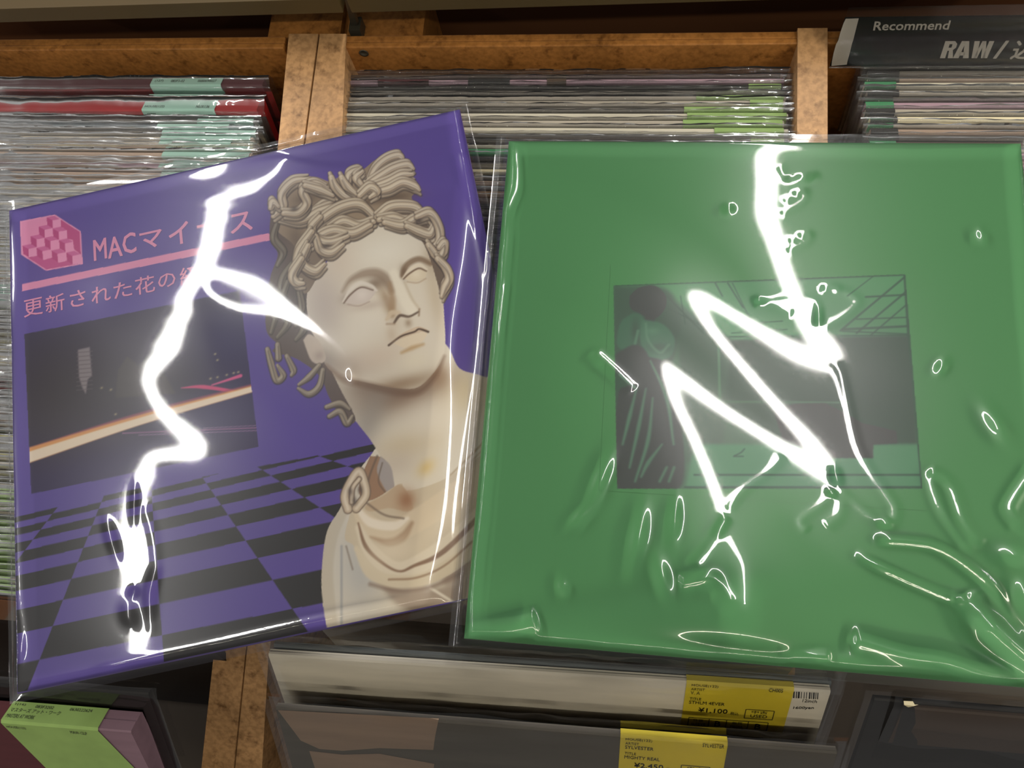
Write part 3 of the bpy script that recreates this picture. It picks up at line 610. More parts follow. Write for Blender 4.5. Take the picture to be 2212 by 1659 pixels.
# ---------------------------------------------------------------- tipped records at the front of the bins
def tipped(label, pl_, pr_, z, lean, t, colour, group=None, w=.312, flap=.010, film=True, anchor='m'):
    A, B = at(*pl_, z), at(*pr_, z); e = (B - A) / np.linalg.norm(B - A) * w / 2; top = {'m': (A + B) / 2, 'l': A + e, 'r': B - e}[anchor]; yaw = math.atan2(B[1] - A[1], B[0] - A[0])
    r = thing('record_sleeve', label, 'record', group, rec_matrix(top, lean, yaw)); link('jacket', JM[t], r, CARD[colour])
    if film:                                                        # whole clear outer sleeve, a little wider and taller than the jacket
        nx, nz = 90, 40; x = np.linspace(-w / 2 - .006, w / 2 + .006, nx); z_ = np.concatenate([np.linspace(0, H12 - .002, nz - 6), H12 + np.linspace(.001, flap, 6)])
        gx, gz = np.meshgrid(x, z_); sd = int(abs(pl_[0] * 7 + pl_[1])) % 1000
        amp = .0005 + .0012 * sstep(.0, .012, gz - H12) ; f = -t / 2 - .0010 - .0004 * vnoise(gx, gz, sd, 40)
        f = np.where(gz > H12, f + (gz - H12) / flap * t * .4 + .0009 * vnoise(gx, gz, sd + 3, 60), f)
        P = np.stack([gx, f, gz + .0007 * vnoise(gx, gz, sd + 1, 30) * (gz > H12)], -1); link('plastic_sleeve', grid_mesh('sleeve', P), r, M['film'])
        bk = np.where(gz > H12, t / 2 + .0008 - (gz - H12) / flap * t * .3 + .0009 * vnoise(gx, gz, sd + 8, 70), t / 2 + .0009)[-14:]
        P = np.stack([gx[-14:], bk, gz[-14:] + .0015 * (gz[-14:] > H12)], -1); link('sleeve_flap', grid_mesh('flap', P), r, M['film'])
    return r
def r_xz(r, pts, depth):
    """photo points -> x, z on the front face (local y = -depth) of a record"""
    Mi = np.array(r.matrix_world.inverted()); o = Mi[:3, :3] @ CAM + Mi[:3, 3]; out = []
    for p in pts:
        d = Mi[:3, :3] @ ray(*p); k = (-depth - o[1]) / d[1]; out.append(o + k * d)
    return out
def face_type(mb, r, text, bl, br, h, depth, bold=0.):
    a, b = r_xz(r, [bl, br], depth); type_fit(mb, text, (a[0], -depth, a[2]), (b[0] - a[0], 0, b[2] - a[2]), (0, 0, h), bold=bold)
# white jacket with the yellow price sticker
TW = .0048
white = tipped('white record jacket tipped back, yellow price sticker reading 1,100 yen', (584, 1412), (1795, 1478), -.0095, math.radians(38), TW, 'white', flap=.011)
gray = tipped('grey record jacket in front of the white one, yellow sticker reading 2,450 yen', (596, 1527), (1812, 1612), -.020, math.radians(42), TW, 'dark grey', flap=.006)
behind = tipped('dark record in a crinkled clear sleeve directly behind the white jacket', (600, 1393), (1790, 1462), -.0115, math.radians(36), .0036, 'slate', flap=.012)
def rate_sticker(r, tl, tr, bl, br, top, price, artist, title, code, t):
    y = t / 2 + .0005; a, b, c, d = r_xz(r, [tl, tr, br, bl], y)
    x0, x1 = a[0], b[0]; zb = min(c[2], d[2]); mb = MB(); h = H12
    mb.add([(x0, -y, zb), (x1, -y, zb), (x0, -y, h - .0012), (x1, -y, h - .0012), (x0, -y + .0012, h + .0005), (x1, -y + .0012, h + .0005), (x0, y - .0012, h + .0005), (x1, y - .0012, h + .0005), (x0, y, h - .001), (x1, y, h - .001)], [(0, 1, 3, 2), (2, 3, 5, 4), (4, 5, 7, 6), (6, 7, 9, 8)])
    s = mb.build('price_sticker', M['sticker_yellow'], r); s['label'] = 'yellow price sticker folded over the top edge'
    W = x1 - x0; mb = MB(); L = W / .0605
    def ty(text, fx, z, w, hh, bold=0.): type_fit(mb, text, (x0 + W * fx, -y - .0003, h - z * L), (W * w, 0, 0), (0, 0, hh * L), bold=bold)
    ty('HOUSE(122)', .05, .0035, .25, .0028); ty(code, .77, .0035, .13 if len(code) < 6 else .2, .0034)
    ty('ARTIST', .05, .0068, .13, .0022); ty(artist, .05, .0108, .09 if len(artist) < 5 else .27, .003)
    ty('TITLE', .05, .0163, .11, .0022); ty(title, .05, .0203, .34, .003)
    ty(price, .15, .0288, .28, .0052, .01); ty('税込', .46, .0290, .08, .0032); ty('買上 : 2019-10-16', .19, .0325, .34, .0022) if False else None
    def bx(fx0, fx1, z0, z1):
        p = [(x0 + W * fx0, -y, h - z0 * L), (x0 + W * fx1, -y, h - z0 * L), (x0 + W * fx1, -y, h - z1 * L), (x0 + W * fx0, -y, h - z1 * L)]
        for i in range(4): rule(mb, p[i], p[(i + 1) % 4], .00042 * L, (0, -1, 0), .0003)
    bx(.60, .87, .0222, .0312); ty('中古', .66, .0258, .15, .0028); ty('USED', .655, .0300, .16, .0030)
    bx(.07, .27, .0345, .043); bx(.27, .44, .0345, .043); bx(.44, .65, .0345, .043); bx(.65, .84, .0345, .043)
    ty('外装', .115, .0382, .10, .0026); ty('SLEEVE', .10, .0418, .14, .0022); ty('B', .33, .0416, .055, .0052, .02); ty('盤質', .495, .0382, .10, .0026); ty('MEDIA', .485, .0418, .12, .0022); ty('B', .72, .0416, .055, .0052, .02)
    mb.build('lettering', M['black_ink'], s)
rate_sticker(white, (1484, 1470), (1717, 1486), (1480, 1568), (1700, 1580), None, '¥1,100', 'V. A', 'STHLM 4EVER', 'CH005', TW)
rate_sticker(gray, (1342, 1566), (1576, 1588), (1310, 1680), (1540, 1700), None, '¥2,450', 'SYLVESTER', 'MIGHTY REAL', 'SYLVESTER', TW)
mb = MB(); dp = TW / 2 + .0002                                      # barcode and small print on the white jacket
for i, (o, w) in enumerate([(0, 3), (6, 2), (10, 4), (17, 1.5), (23, 1.5), (28, 1.5), (34, 3), (39, 1.5), (43, 3), (48, 1.5), (52, 2)]):
    p = r_xz(white, [(1714 + o, 1494 + o * .05), (1714 + o + w, 1494 + (o + w) * .05), (1714 + o + w - 1, 1508 + (o + w) * .05), (1714 + o - 1, 1508 + o * .05)], dp); mb.flat([(q[0], -dp, q[2]) for q in (p[3], p[2], p[1], p[0])])
face_type(mb, white, '12inch', (1733, 1517), (1764, 1519), .0028, dp); face_type(mb, white, '1600yen', (1713, 1533), (1757, 1533), .0028, dp, .02)
mb.build('printed_barcode', M['black_ink'], white)
# pale torn print on the grey jacket
mb = MB(); dp = TW / 2 + .0002; p = r_xz(gray, [(600, 1534), (948, 1552), (940, 1590), (936, 1620), (820, 1616), (740, 1622), (690, 1618), (650, 1600)], dp); mb.flat([(q[0], -dp, q[2]) for q in p[::-1]])
p = r_xz(gray, [(668, 1622), (740, 1630), (820, 1628), (938, 1650), (930, 1720), (700, 1720)], dp); mb.flat([(q[0], -dp, q[2]) for q in p[::-1]])
mb.build('pale_print', CARD['taupe'], gray)['label'] = 'paler printed area on the left of the jacket'
# left bin, front: black jacket and the thick boxed set with the lime sticker
black = tipped('black record jacket tipped back under the lower left corner of the purple cover', (-720, 1412), (322, 1487), -.046, math.radians(44), .0048, 'black', flap=.004, anchor='r')
boxs = tipped('thick boxed record with a wide lime sticker in the front left corner', (-760, 1478), (292, 1553), -.048, math.radians(40), .0145, 'plum', film=False, anchor='r')
tB = .0145
def band(r, name, pts, m, t, lift, wrap=True):
    y = t / 2 + lift; p = r_xz(r, pts, y)
    x0 = p[0][0]; x1 = p[1][0]; mb = MB(); h = H12
    mb.add([(p[3][0], -y, p[3][2]), (p[2][0], -y, p[2][2]), (x0, -y, h - .0012), (x1, -y, h - .0012), (x0, -y + .0012, h + lift), (x1, -y + .0012, h + lift), (x0, y - .0012, h + lift), (x1, y - .0012, h + lift), (x0, y, h - .004), (x1, y, h - .004)], [(0, 1, 3, 2), (2, 3, 5, 4), (4, 5, 7, 6), (6, 7, 9, 8)])
    return mb.build(name, m, r), x0, x1
o, _, _ = band(boxs, 'printed_front', [(-500, 1570), (40, 1572), (150, 1720), (-500, 1720)], CARD['maroon'], tB, .0003)
lab, x0, x1 = band(boxs, 'price_sticker', [(2, 1562), (207, 1570), (330, 1700), (140, 1700)], M['sticker_lime'], tB, .0006); lab['label'] = 'lime sticker folded over the top of the box'
mb = MB(); top = lambda fx, fy: np.array([x0 + (x1 - x0) * fx, -tB / 2 + tB * fy, H12 + .0009]); W = x1 - x0
for s_, fx, w, fy, hh in (('1(16)', .04, .11, .74, .13), ('083F3202', .26, .19, .70, .14), ('0630222624', .62, .23, .70, .14), ('マスターズ アット・ワーク', .03, .52, .44, .20), ('MASTERS AT WORK', .03, .29, .16, .18)):
    type_fit(mb, s_, top(fx, fy), (W * w, 0, 0), (0, tB * hh, 0))
type_fit(mb, 'HOUSE(122)', (x0 + W * .04, -tB / 2 - .0009, H12 - .0062), (W * .2, 0, 0), (0, 0, .0030)); type_fit(mb, 'MAW-12LP', (x0 + W * .70, -tB / 2 - .0009, H12 - .0062), (W * .17, 0, 0), (0, 0, .0030))
mb.build('lettering', M['black_ink'], lab)
# right bin, front: two dark sleeves
dk = tipped('narrow visible black record sleeve beside the right bin divider, tipped back', (1888, 1503), (3120, 1606), -.012, math.radians(40), .0036, 'black', flap=.006, anchor='l')
dk2 = tipped('dark brown record jacket with a tape tag at its corner, in front right', (1951, 1519), (3190, 1622), -.012, math.radians(36), .0048, 'umber', flap=.008, anchor='l')
mb = MB(); dp = TW / 2 + .0002; p = r_xz(dk2, [(1953, 1524), (1976, 1530), (1978, 1562), (1968, 1580), (1982, 1600), (1976, 1680), (1900, 1700)], dp); mb.flat([(q[0], -dp, q[2]) for q in p[::-1]])
mb.build('dark_print', CARD['black'], dk2)['label'] = 'black ragged print along the left edge'
mb = MB(); dp = TW / 2 + .0004; p = r_xz(dk2, [(1952, 1514), (1972, 1515), (1976, 1522), (1984, 1522), (1972, 1526), (1962, 1528), (1953, 1523)], dp); mb.flat([(q[0], -dp, q[2]) for q in p[::-1]]); mb.build('tape_tag', CARD['ivory'], dk2)
# ---------------------------------------------------------------- flat prints, inked point by point onto fine meshes
class Ink:
    """a print: colours on a grid of points over (part of) a cover; every shape is placed by photo points on the cover's plane"""
    def __init__(s, pl, u0, u1, v0, v1, step, rgb, ss=2):
        s.pl, s.ss = pl, ss; s.nu, s.nv = int(round((u1 - u0) / step)) + 1, int(round((v1 - v0) / step)) + 1
        s.u = np.linspace(u0, u1, s.nu * ss); s.v = np.linspace(v0, v1, s.nv * ss); s.d = s.u[1] - s.u[0]
        s.a = np.ones((s.nv * ss, s.nu * ss, 3)) * np.array(rgb, float); s.clip = None
    def to(s, pts): c = np.array(pts, float); return s.pl.uv(c[:, 0], c[:, 1])
    def _box(s, lo, hi):
        j0, j1 = np.searchsorted(s.u, [lo[0], hi[0]]); i0, i1 = np.searchsorted(s.v, [lo[1], hi[1]])
        return (slice(max(i0 - 1, 0), i1 + 1), slice(max(j0 - 1, 0), j1 + 1))
    def _mix(s, b, al, rgb):
        if s.clip is not None: al = al * s.clip[b]
        s.a[b] += (np.array(rgb, float) - s.a[b]) * al[..., None]
    def mask(s, pts, smooth=True, soft=0.):
        q = s.to(pts); q = catmull(np.vstack([q, q[:1]]), 8)[:-1] if smooth else q
        b = s._box(q.min(0), q.max(0)); gx, gy = np.meshgrid(s.u[b[1]], s.v[b[0]]); m = np.zeros(s.a.shape[:2])
        if gx.size: m[b] = inside(gx, gy, q)
        if soft: m = blur(m, soft)
        return m
    def poly(s, pts, rgb, alpha=1., smooth=True, soft=0.):
        q = s.to(pts); pad = soft * 4 * s.d
        if smooth: q = catmull(np.vstack([q, q[:1]]), 8)[:-1]
        b = s._box(q.min(0) - pad, q.max(0) + pad); gx, gy = np.meshgrid(s.u[b[1]], s.v[b[0]])
        if not gx.size: return
        m = inside(gx, gy, q).astype(float)
        if soft: m = blur(m, soft)
        s._mix(b, m * alpha, rgb)
    def stroke(s, pts, w, rgb, alpha=1., soft=.6, smooth=True):
        """w: width in photo px, one value or one per point"""
        q = s.to(pts); ww = np.broadcast_to(np.asarray(w, float), (len(q),)) / 3.45e3 / 2; n = 7
        if smooth: q = catmull(q, n); ww = np.interp(np.linspace(0, 1, len(q)), np.linspace(0, 1, len(ww)), ww)
        pad = ww.max() + 3 * s.d; b = s._box(q.min(0) - pad, q.max(0) + pad); gx, gy = np.meshgrid(s.u[b[1]], s.v[b[0]])
        if not gx.size: return
        d, t = seg_dist(gx, gy, q); wl = np.interp(t, np.linspace(0, 1, len(ww)), ww)
        s._mix(b, np.clip((wl - d) / (soft * 2 * s.d) + .5, 0, 1) * alpha, rgb)
    def blob(s, x, y, rx, ry, rgb, alpha=.6, ang=0.):
        c = s.to([(x, y)])[0]; R = max(rx, ry) * 2.4 / 3.45e3; b = s._box(c - R, c + R); gx, gy = np.meshgrid(s.u[b[1]] - c[0], s.v[b[0]] - c[1])
        if not gx.size: return
        gx, gy = gx * 3.45e3, gy * 3.45e3; ca, sa = math.cos(math.radians(ang)), math.sin(math.radians(ang)); p, q = gx * ca + gy * sa, -gx * sa + gy * ca
        s._mix(b, alpha * np.exp(-((p / rx) ** 2 + (q / ry) ** 2)), rgb)
    def grain(s, f, amp, seed=3, m=None):
        gx, gy = np.meshgrid(s.u, s.v); n = vnoise(gx, gy, seed, f) * amp
        s.a += (n if m is None else n * m)[..., None]
    def mesh(s, name, h):
        a = s.a.reshape(s.nv, s.ss, s.nu, s.ss, 3).mean((1, 3)); u = s.u.reshape(s.nu, s.ss).mean(1); v = s.v.reshape(s.nv, s.ss).mean(1)
        gu, gv = np.meshgrid(u, v); return grid_mesh(name, np.stack([gu, gv, np.full_like(gu, h)], -1), False, lin(np.clip(a, 0, 255)))

def homog(src, dst):
    A = []
    for (x, y), (u, v) in zip(src, dst): A += [[x, y, 1, 0, 0, 0, -u * x, -u * y, -u], [0, 0, 0, x, y, 1, -v * x, -v * y, -v]]
    return np.linalg.svd(np.array(A, float))[2][-1].reshape(3, 3)
def happly(Hm, x, y):
    w = Hm[2, 0] * x + Hm[2, 1] * y + Hm[2, 2]; return (Hm[0, 0] * x + Hm[0, 1] * y + Hm[0, 2]) / w, (Hm[1, 0] * x + Hm[1, 1] * y + Hm[1, 2]) / w

def purple_print():
    h = PURPLE.size / 2 - .0002; k = Ink(PURPLE, -h, h, -h, h, .0005, (88, 70, 148))
    # tiled floor in perspective
    fl = [((0, 0), (112, 1354)), ((2, 0), (587, 1253)), ((0, 1), (135, 1293)), ((2, 1), (555, 1206)), ((0, 2), (154, 1244)), ((2, 2), (530, 1169)), ((0, 4), (181, 1181)), ((2, 4), (494, 1114)), ((0, 6), (199, 1141)), ((2, 6), (467, 1075)), ((2, 9), (437, 1030)), ((1, 0), (358, 1302)), ((0, -1), (83, 1432)), ((2, -1), (629, 1314))]
    uv = k.to([p[1] for p in fl]); Hm = homog(uv, [p[0] for p in fl]); gx, gy = np.meshgrid(k.u, k.v); c, r = happly(Hm, gx, gy)
    w = Hm[2, 0] * gx + Hm[2, 1] * gy + Hm[2, 2]; ref = Hm[2] @ np.array([*uv[0], 1]); ok = (w * ref > 0) & (r < 9.98)
    top = inside(gx, gy, k.to([(-60, 1120), (36, 1104), (640, 993), (830, 955), (1300, 860), (1300, 1700), (-60, 1700)]))
    chk = ((np.floor(c) + np.floor(r)) % 2 == 1) & ok & top & (r > -6)
    k.a[chk] = (34, 32, 33)
    # night street picture with light trails
    R = [(53, 722), (518, 628), (559, 965), (68, 1067)]
    k.poly(R, (46, 36, 72), 1, False); k.clip = k.mask(R, False)
    k.blob(120, 850, 190, 150, (48, 38, 44), .9); k.blob(330, 830, 150, 70, (46, 42, 46), .6); k.blob(500, 720, 90, 120, (50, 45, 96), .7); k.blob(300, 1000, 260, 50, (48, 36, 86), .7); k.blob(470, 900, 120, 60, (54, 48, 100), .6)
    k.poly([(255, 800), (275, 770), (300, 790), (330, 760), (350, 800), (380, 850), (250, 860)], (66, 58, 56), .6, False, 2)
    k.poly([(168, 756), (194, 750), (199, 812), (190, 820), (186, 852), (178, 838), (171, 815)], (150, 140, 142), .8, False, 1.5)
    for y in range(762, 850, 9): k.stroke([(166, y), (200, y - 3)], 2, (90, 78, 84), .7, smooth=False)
    for x, y in ((465, 765), (470, 778), (455, 818), (470, 815), (490, 810), (505, 806), (515, 804), (250, 895), (220, 838), (240, 842)): k.blob(x, y, 3, 2.4, (190, 180, 130), .8)
    k.stroke([(392, 838), (440, 836), (520, 848)], [2, 9, 6], (206, 70, 120), .95, 1.5); k.stroke([(458, 832), (520, 812)], [3, 8], (214, 90, 140), .95, 1.5)
    k.stroke([(62, 972), (300, 895), (542, 832)], [10, 7, 4], (150, 70, 90), .8, 2); k.stroke([(62, 984), (300, 908), (545, 840)], [34, 23, 15], (214, 150, 90), 1, 2.5); k.stroke([(62, 988), (300, 911), (545, 841)], [24, 16, 12], (232, 214, 190), 1, 2)
    k.stroke([(265, 936), (560, 924)], 2.5, (150, 96, 140), .9); k.stroke([(300, 940), (560, 930)], 2, (150, 110, 150), .8); k.stroke([(440, 925), (560, 919)], 1.6, (150, 110, 150), .8)
    k.clip = None
    # pink rule and the faceted emblem
    k.poly([(48, 614), (579, 504), (600, 516), (48, 629.5)], (222, 142, 176), 1, False)
    cx = lambda p: (p[0] / 3.456, 400 + p[1] / 3.456)
    hexa = [(150, 270), (410, 220), (605, 345), (620, 590), (345, 640), (160, 520)]; m = np.mean(hexa, 0)
    k.poly([cx(p) for p in hexa], (226, 150, 184), 1, False); inner = [tuple(m + (np.array(p) - m) * .955) for p in hexa]; k.clip = k.mask([cx(p) for p in inner], False)
    k.poly([cx(p) for p in [(140, 260), (345, 220), (352, 290), (290, 320), (295, 375), (232, 395), (240, 450), (172, 470), (150, 530)]], (222, 142, 178), 1, False)
    k.poly([cx(p) for p in [(450, 240), (620, 340), (640, 600), (620, 530), (555, 480), (545, 410), (500, 400), (490, 330), (455, 310)]], (184, 72, 128), 1, False)
    k.poly([cx(p) for p in [(160, 520), (215, 540), (275, 520), (330, 560), (390, 540), (440, 580), (500, 565), (545, 590), (622, 585), (345, 645)]], (190, 82, 138), 1, False)
    for x, y in ((425, 290), (365, 360), (470, 375), (305, 432), (408, 445), (518, 462), (245, 503), (350, 520), (462, 540), (572, 555)):
        a = [(x - 32, y - 26), (x + 30, y - 38), (x + 33, y + 26), (x - 28, y + 36)]
        k.poly([cx(p) for p in a], (226, 150, 186), 1, False); k.poly([cx(p) for p in [(x - 76, y - 50), (x - 32, y - 26), (x - 28, y + 36), (x - 70, y + 12)]], (178, 66, 124), 1, False)
        k.poly([cx(p) for p in [(x - 76, y - 50), (x - 14, y - 64), (x + 30, y - 38), (x - 32, y - 26)]], (198, 100, 152), 1, False)
    k.clip = None
    bust(k)
    return k.mesh('purple_print', .0002)

def bust(k):
    """a plain carved stone bust, looking up to the right"""
    S, Mi, D, DD = (212, 203, 188), (170, 153, 134), (104, 88, 76), (72, 62, 60)
    # soft cast tone of the figure on the ground
    # shoulders, chest and cloak
    chest = [(708, 1366), (697, 1300), (695, 1235), (706, 1150), (736, 1096), (760, 1040), (800, 985), (830, 960), (960, 930), (1120, 860), (1160, 900), (1160, 1300), (1000, 1320), (850, 1345)]
    k.poly(chest, S); k.clip = k.mask(chest, True)
    k.stroke([(736, 1100), (712, 1160), (702, 1240), (712, 1370)], 34, (196, 184, 164), .9, 3); k.stroke([(738, 1180), (738, 1370)], 5, (150, 150, 152), .8, 2); k.blob(780, 1230, 44, 110, (166, 166, 168), .7); k.blob(860, 1300, 120, 40, (200, 188, 168), .6)
    k.poly([(790, 1180), (850, 1262), (900, 1275), (1000, 1255), (1080, 1180), (1080, 1290), (960, 1330), (850, 1300)], (128, 106, 90), .55, True, 5); k.stroke([(930, 1270), (1010, 1320)], 5, (236, 228, 212), .8, 2); k.poly([(985, 1180), (1080, 1090), (1080, 1200), (960, 1265)], (120, 96, 80), .6, True, 6)
    k.clip = None
    neck = [(700, 770), (728, 850), (765, 905), (800, 950), (824, 990), (850, 1040), (930, 1060), (1080, 1000), (1130, 850), (1040, 812), (992, 795), (964, 745), (900, 700), (780, 720)]
    k.poly(neck, S); k.clip = k.mask(neck, True)
    k.blob(800, 850, 70, 60, (168, 156, 144), .8); k.blob(880, 850, 90, 34, (126, 98, 78), .85, 4); k.blob(830, 835, 70, 26, (118, 96, 80), .8, -12); k.blob(935, 805, 26, 40, (130, 96, 70), .7, 40); k.blob(800, 905, 30, 80, (150, 142, 134), .7, -30); k.blob(880, 960, 70, 28, (196, 180, 152), .8)
    k.blob(930, 900, 60, 50, (220, 210, 196), .7); k.blob(1010, 850, 40, 50, (206, 188, 150), .6); k.stroke([(1090, 900), (1040, 960), (990, 1010), (940, 1060)], 4, (168, 146, 116), .8, 2); k.stroke([(1080, 930), (1030, 985), (960, 1050)], 3, (172, 150, 120), .7, 2); k.blob(920, 1010, 20, 14, (206, 176, 110), .7, 30)
    k.blob(860, 1000, 40, 30, (188, 174, 160), .6)
    k.clip = None
    # cloak: clasp, collar and three sweeping folds
    k.poly([(800, 985), (830, 992), (850, 1040), (852, 1075), (835, 1062), (815, 1085), (790, 1085), (775, 1060), (785, 1020)], (150, 118, 94), 1); k.poly([(822, 985), (845, 1010), (852, 1062), (838, 1066), (815, 1020)], (160, 152, 150), 1, True, 1); k.stroke([(815, 985), (798, 1030), (790, 1075)], 4, D, .8, 2); k.stroke([(826, 1000), (818, 1040), (836, 1068)], 3, D, .7, 1.5)
    for c, wd in ((( 196, 182, 160), 1),):
        k.poly([(762, 1090), (785, 1085), (815, 1075), (865, 1045), (880, 1060), (960, 1035), (1070, 965), (1120, 960), (1120, 1110), (1010, 1215), (935, 1258), (865, 1262), (800, 1235), (765, 1180), (745, 1160)], c)
    k.poly([(832, 1068), (866, 1047), (892, 1092), (880, 1105), (840, 1098), (800, 1105), (790, 1092)], (186, 164, 138), 1, True, 1); k.blob(878, 1080, 18, 20, (150, 108, 78), .9)
    k.stroke([(768, 1098), (790, 1125), (820, 1148), (850, 1150), (900, 1125), (1000, 1060), (1080, 1000)], [16, 34, 40, 40, 46, 52, 56], (206, 190, 166), 1, 3)
    k.stroke([(772, 1098), (800, 1128), (850, 1136), (880, 1120)], [8, 18, 18, 8], (226, 216, 202), .9, 3); k.stroke([(790, 1085), (830, 1112), (872, 1120)], 4, D, .7, 2); k.stroke([(800, 1160), (840, 1172), (870, 1160), (890, 1130)], [3, 16, 18, 8], (152, 122, 96), .7, 4)
    k.stroke([(775, 1140), (800, 1190), (850, 1232), (900, 1222), (990, 1165), (1090, 1070)], [14, 30, 36, 38, 44, 50], (212, 200, 180), 1, 3); k.stroke([(774, 1130), (790, 1180), (825, 1215), (862, 1234), (895, 1222), (960, 1190), (1060, 1090)], [3, 8, 6, 4, 6, 10, 10], (116, 86, 66), .85, 2)
    k.stroke([(770, 1185), (800, 1235), (850, 1256), (920, 1250), (1000, 1200), (1080, 1120)], [10, 24, 26, 26, 26, 30], (206, 192, 168), 1, 3); k.stroke([(840, 1252), (900, 1248), (960, 1222), (1020, 1170)], 4, (140, 112, 88), .8, 2); k.stroke([(800, 1262), (860, 1276), (930, 1268), (990, 1240)], 8, (124, 102, 88), .6, 4)
    k.stroke([(748, 1180), (762, 1230)], 3, D, .6, 2); k.blob(845, 1190, 50, 26, (222, 208, 186), .6); k.blob(960, 1120, 60, 26, (222, 208, 184), .5, 35)
    for p, w in (([(752, 1100), (745, 1072), (758, 1040), (775, 1018), (786, 1040), (790, 1070), (770, 1098)], 16), ([(760, 1085), (762, 1055), (776, 1035)], 8)): k.stroke(p, w + 4, D, 1, 1.5); k.stroke(p, w, (190, 172, 150), 1, 1.5); k.stroke(p, w * .4, (226, 214, 196), .7, 2)
    for x, y in ((757, 1062), (766, 1082), (778, 1058)): k.blob(x, y, 6, 9, DD, .6)
    # head
    back = [(600, 440), (585, 470), (584, 520), (600, 550), (584, 600), (574, 680), (578, 720), (600, 745), (590, 760), (640, 775), (690, 812), (712, 860), (745, 912), (768, 905), (735, 840), (705, 775), (690, 720), (676, 650), (700, 560), (720, 480), (680, 440)]
    k.poly(back, (96, 82, 78)); k.blob(640, 640, 40, 60, (76, 66, 64), .7)
    face = [(815, 478), (762, 515), (716, 552), (692, 595), (664, 632), (668, 700), (690, 748), (704, 790), (735, 812), (790, 826), (850, 838), (900, 838), (935, 808), (955, 775), (962, 740), (960, 690), (956, 640), (944, 600), (930, 560), (912, 520), (884, 492)]
    k.poly(face, (218, 209, 194)); k.clip = k.mask(face, True)
    k.blob(700, 660, 46, 90, (184, 172, 166), .8); k.blob(735, 560, 40, 50, (210, 194, 178), .6); k.blob(740, 790, 70, 30, (166, 150, 136), .75, -10); k.blob(860, 832, 90, 18, (150, 124, 98), .8, 2); k.blob(700, 780, 30, 30, (150, 140, 132), .7); k.blob(820, 770, 60, 30, (210, 192, 176), .6)
    k.blob(940, 640, 18, 80, (196, 178, 150), .6); k.blob(935, 560, 18, 40, (170, 150, 124), .6); k.blob(830, 545, 60, 40, (226, 220, 208), .8); k.blob(790, 700, 46, 36, (224, 216, 204), .8); k.blob(895, 780, 34, 22, (226, 216, 196), .8)
    # brows and sockets
    k.stroke([(740, 630), (757, 606), (785, 592), (812, 590), (832, 602), (846, 628)], [4, 12, 20, 22, 22, 14], (146, 126, 108), .75, 6); k.blob(812, 612, 22, 16, (112, 92, 76), .7, -10); k.blob(838, 655, 12, 40, (150, 122, 92), .75, 12)
    k.stroke([(869, 596), (880, 572), (905, 560), (930, 570)], [12, 14, 14, 10], (124, 100, 78), .8, 4); k.blob(872, 588, 8, 16, (110, 88, 68), .7)
    k.blob(752, 645, 18, 14, (150, 134, 122), .6); k.blob(800, 660, 40, 10, (190, 174, 162), .6)
    # eyes
    k.poly([(744, 654), (758, 634), (780, 620), (804, 624), (812, 630), (796, 650), (770, 658)], (206, 194, 186), 1); k.blob(783, 636, 17, 15, (224, 214, 206), .8); k.stroke([(741, 652), (756, 628), (778, 612), (802, 618), (814, 628)], [3, 8, 9, 8, 4], (224, 216, 206), .9, 2); k.stroke([(743, 655), (758, 636), (780, 621), (806, 627)], [3, 4, 4, 3], (120, 100, 88), .9, 1.5); k.stroke([(752, 658), (775, 661), (798, 652)], 3, (172, 152, 142), .8, 2)
    k.poly([(872, 602), (885, 590), (905, 582), (920, 586), (918, 600), (900, 608), (884, 606)], (216, 202, 178), 1); k.blob(899, 592, 12, 12, (230, 218, 196), .8); k.stroke([(870, 601), (884, 584), (905, 573), (922, 582)], [3, 7, 7, 4], (226, 214, 194), .9, 2); k.stroke([(872, 603), (886, 590), (905, 580), (921, 586)], [3, 4, 4, 3], (112, 88, 70), .9, 1.5); k.stroke([(880, 609), (902, 611), (920, 602)], 3, (180, 156, 130), .8, 2)
    # nose
    k.stroke([(850, 590), (862, 620), (876, 650), (888, 668)], [18, 20, 24, 26], (230, 222, 206), .85, 5); k.stroke([(842, 612), (848, 650), (846, 680)], [8, 14, 12], (160, 132, 102), .7, 5); k.stroke([(874, 610), (890, 645), (906, 668)], [4, 5, 4], (196, 180, 156), .7, 3)
    k.stroke([(836, 690), (846, 676), (862, 676)], [8, 12, 8], (206, 188, 164), .9, 3); k.stroke([(852, 697), (864, 682), (884, 684), (904, 674)], [5, 7, 5, 4], (92, 74, 62), .9, 2); k.stroke([(836, 700), (852, 700)], 4, (150, 122, 100), .7, 3); k.blob(882, 698, 8, 10, (150, 128, 106), .7); k.stroke([(906, 668), (905, 682)], 4, (140, 116, 94), .7, 2)
    # mouth and chin
    k.poly([(842, 742), (866, 722), (895, 708), (908, 706), (924, 714), (908, 718), (895, 722), (866, 732)], (206, 184, 160), .9); k.poly([(850, 742), (868, 732), (896, 722), (922, 718), (912, 738), (880, 752)], (224, 208, 184), .9); k.stroke([(840, 746), (866, 727), (895, 717), (906, 711), (925, 717)], [5, 4, 4, 4, 5], (74, 56, 46), .9, 1.5); k.stroke([(868, 762), (890, 752), (914, 744)], [6, 10, 6], (186, 154, 112), .8, 4); k.blob(846, 722, 12, 20, (196, 176, 154), .6)
    k.clip = None
    k.stroke([(704, 790), (740, 818), (800, 834), (860, 848), (905, 846), (940, 812), (960, 770)], [6, 14, 16, 16, 14, 10, 4], (112, 84, 66), .55, 6)
    k.poly([(655, 735), (668, 722), (690, 738), (704, 772), (692, 786), (672, 778)], (196, 182, 170), 1, True, 1); k.blob(690, 768, 12, 12, (160, 144, 134), .7)
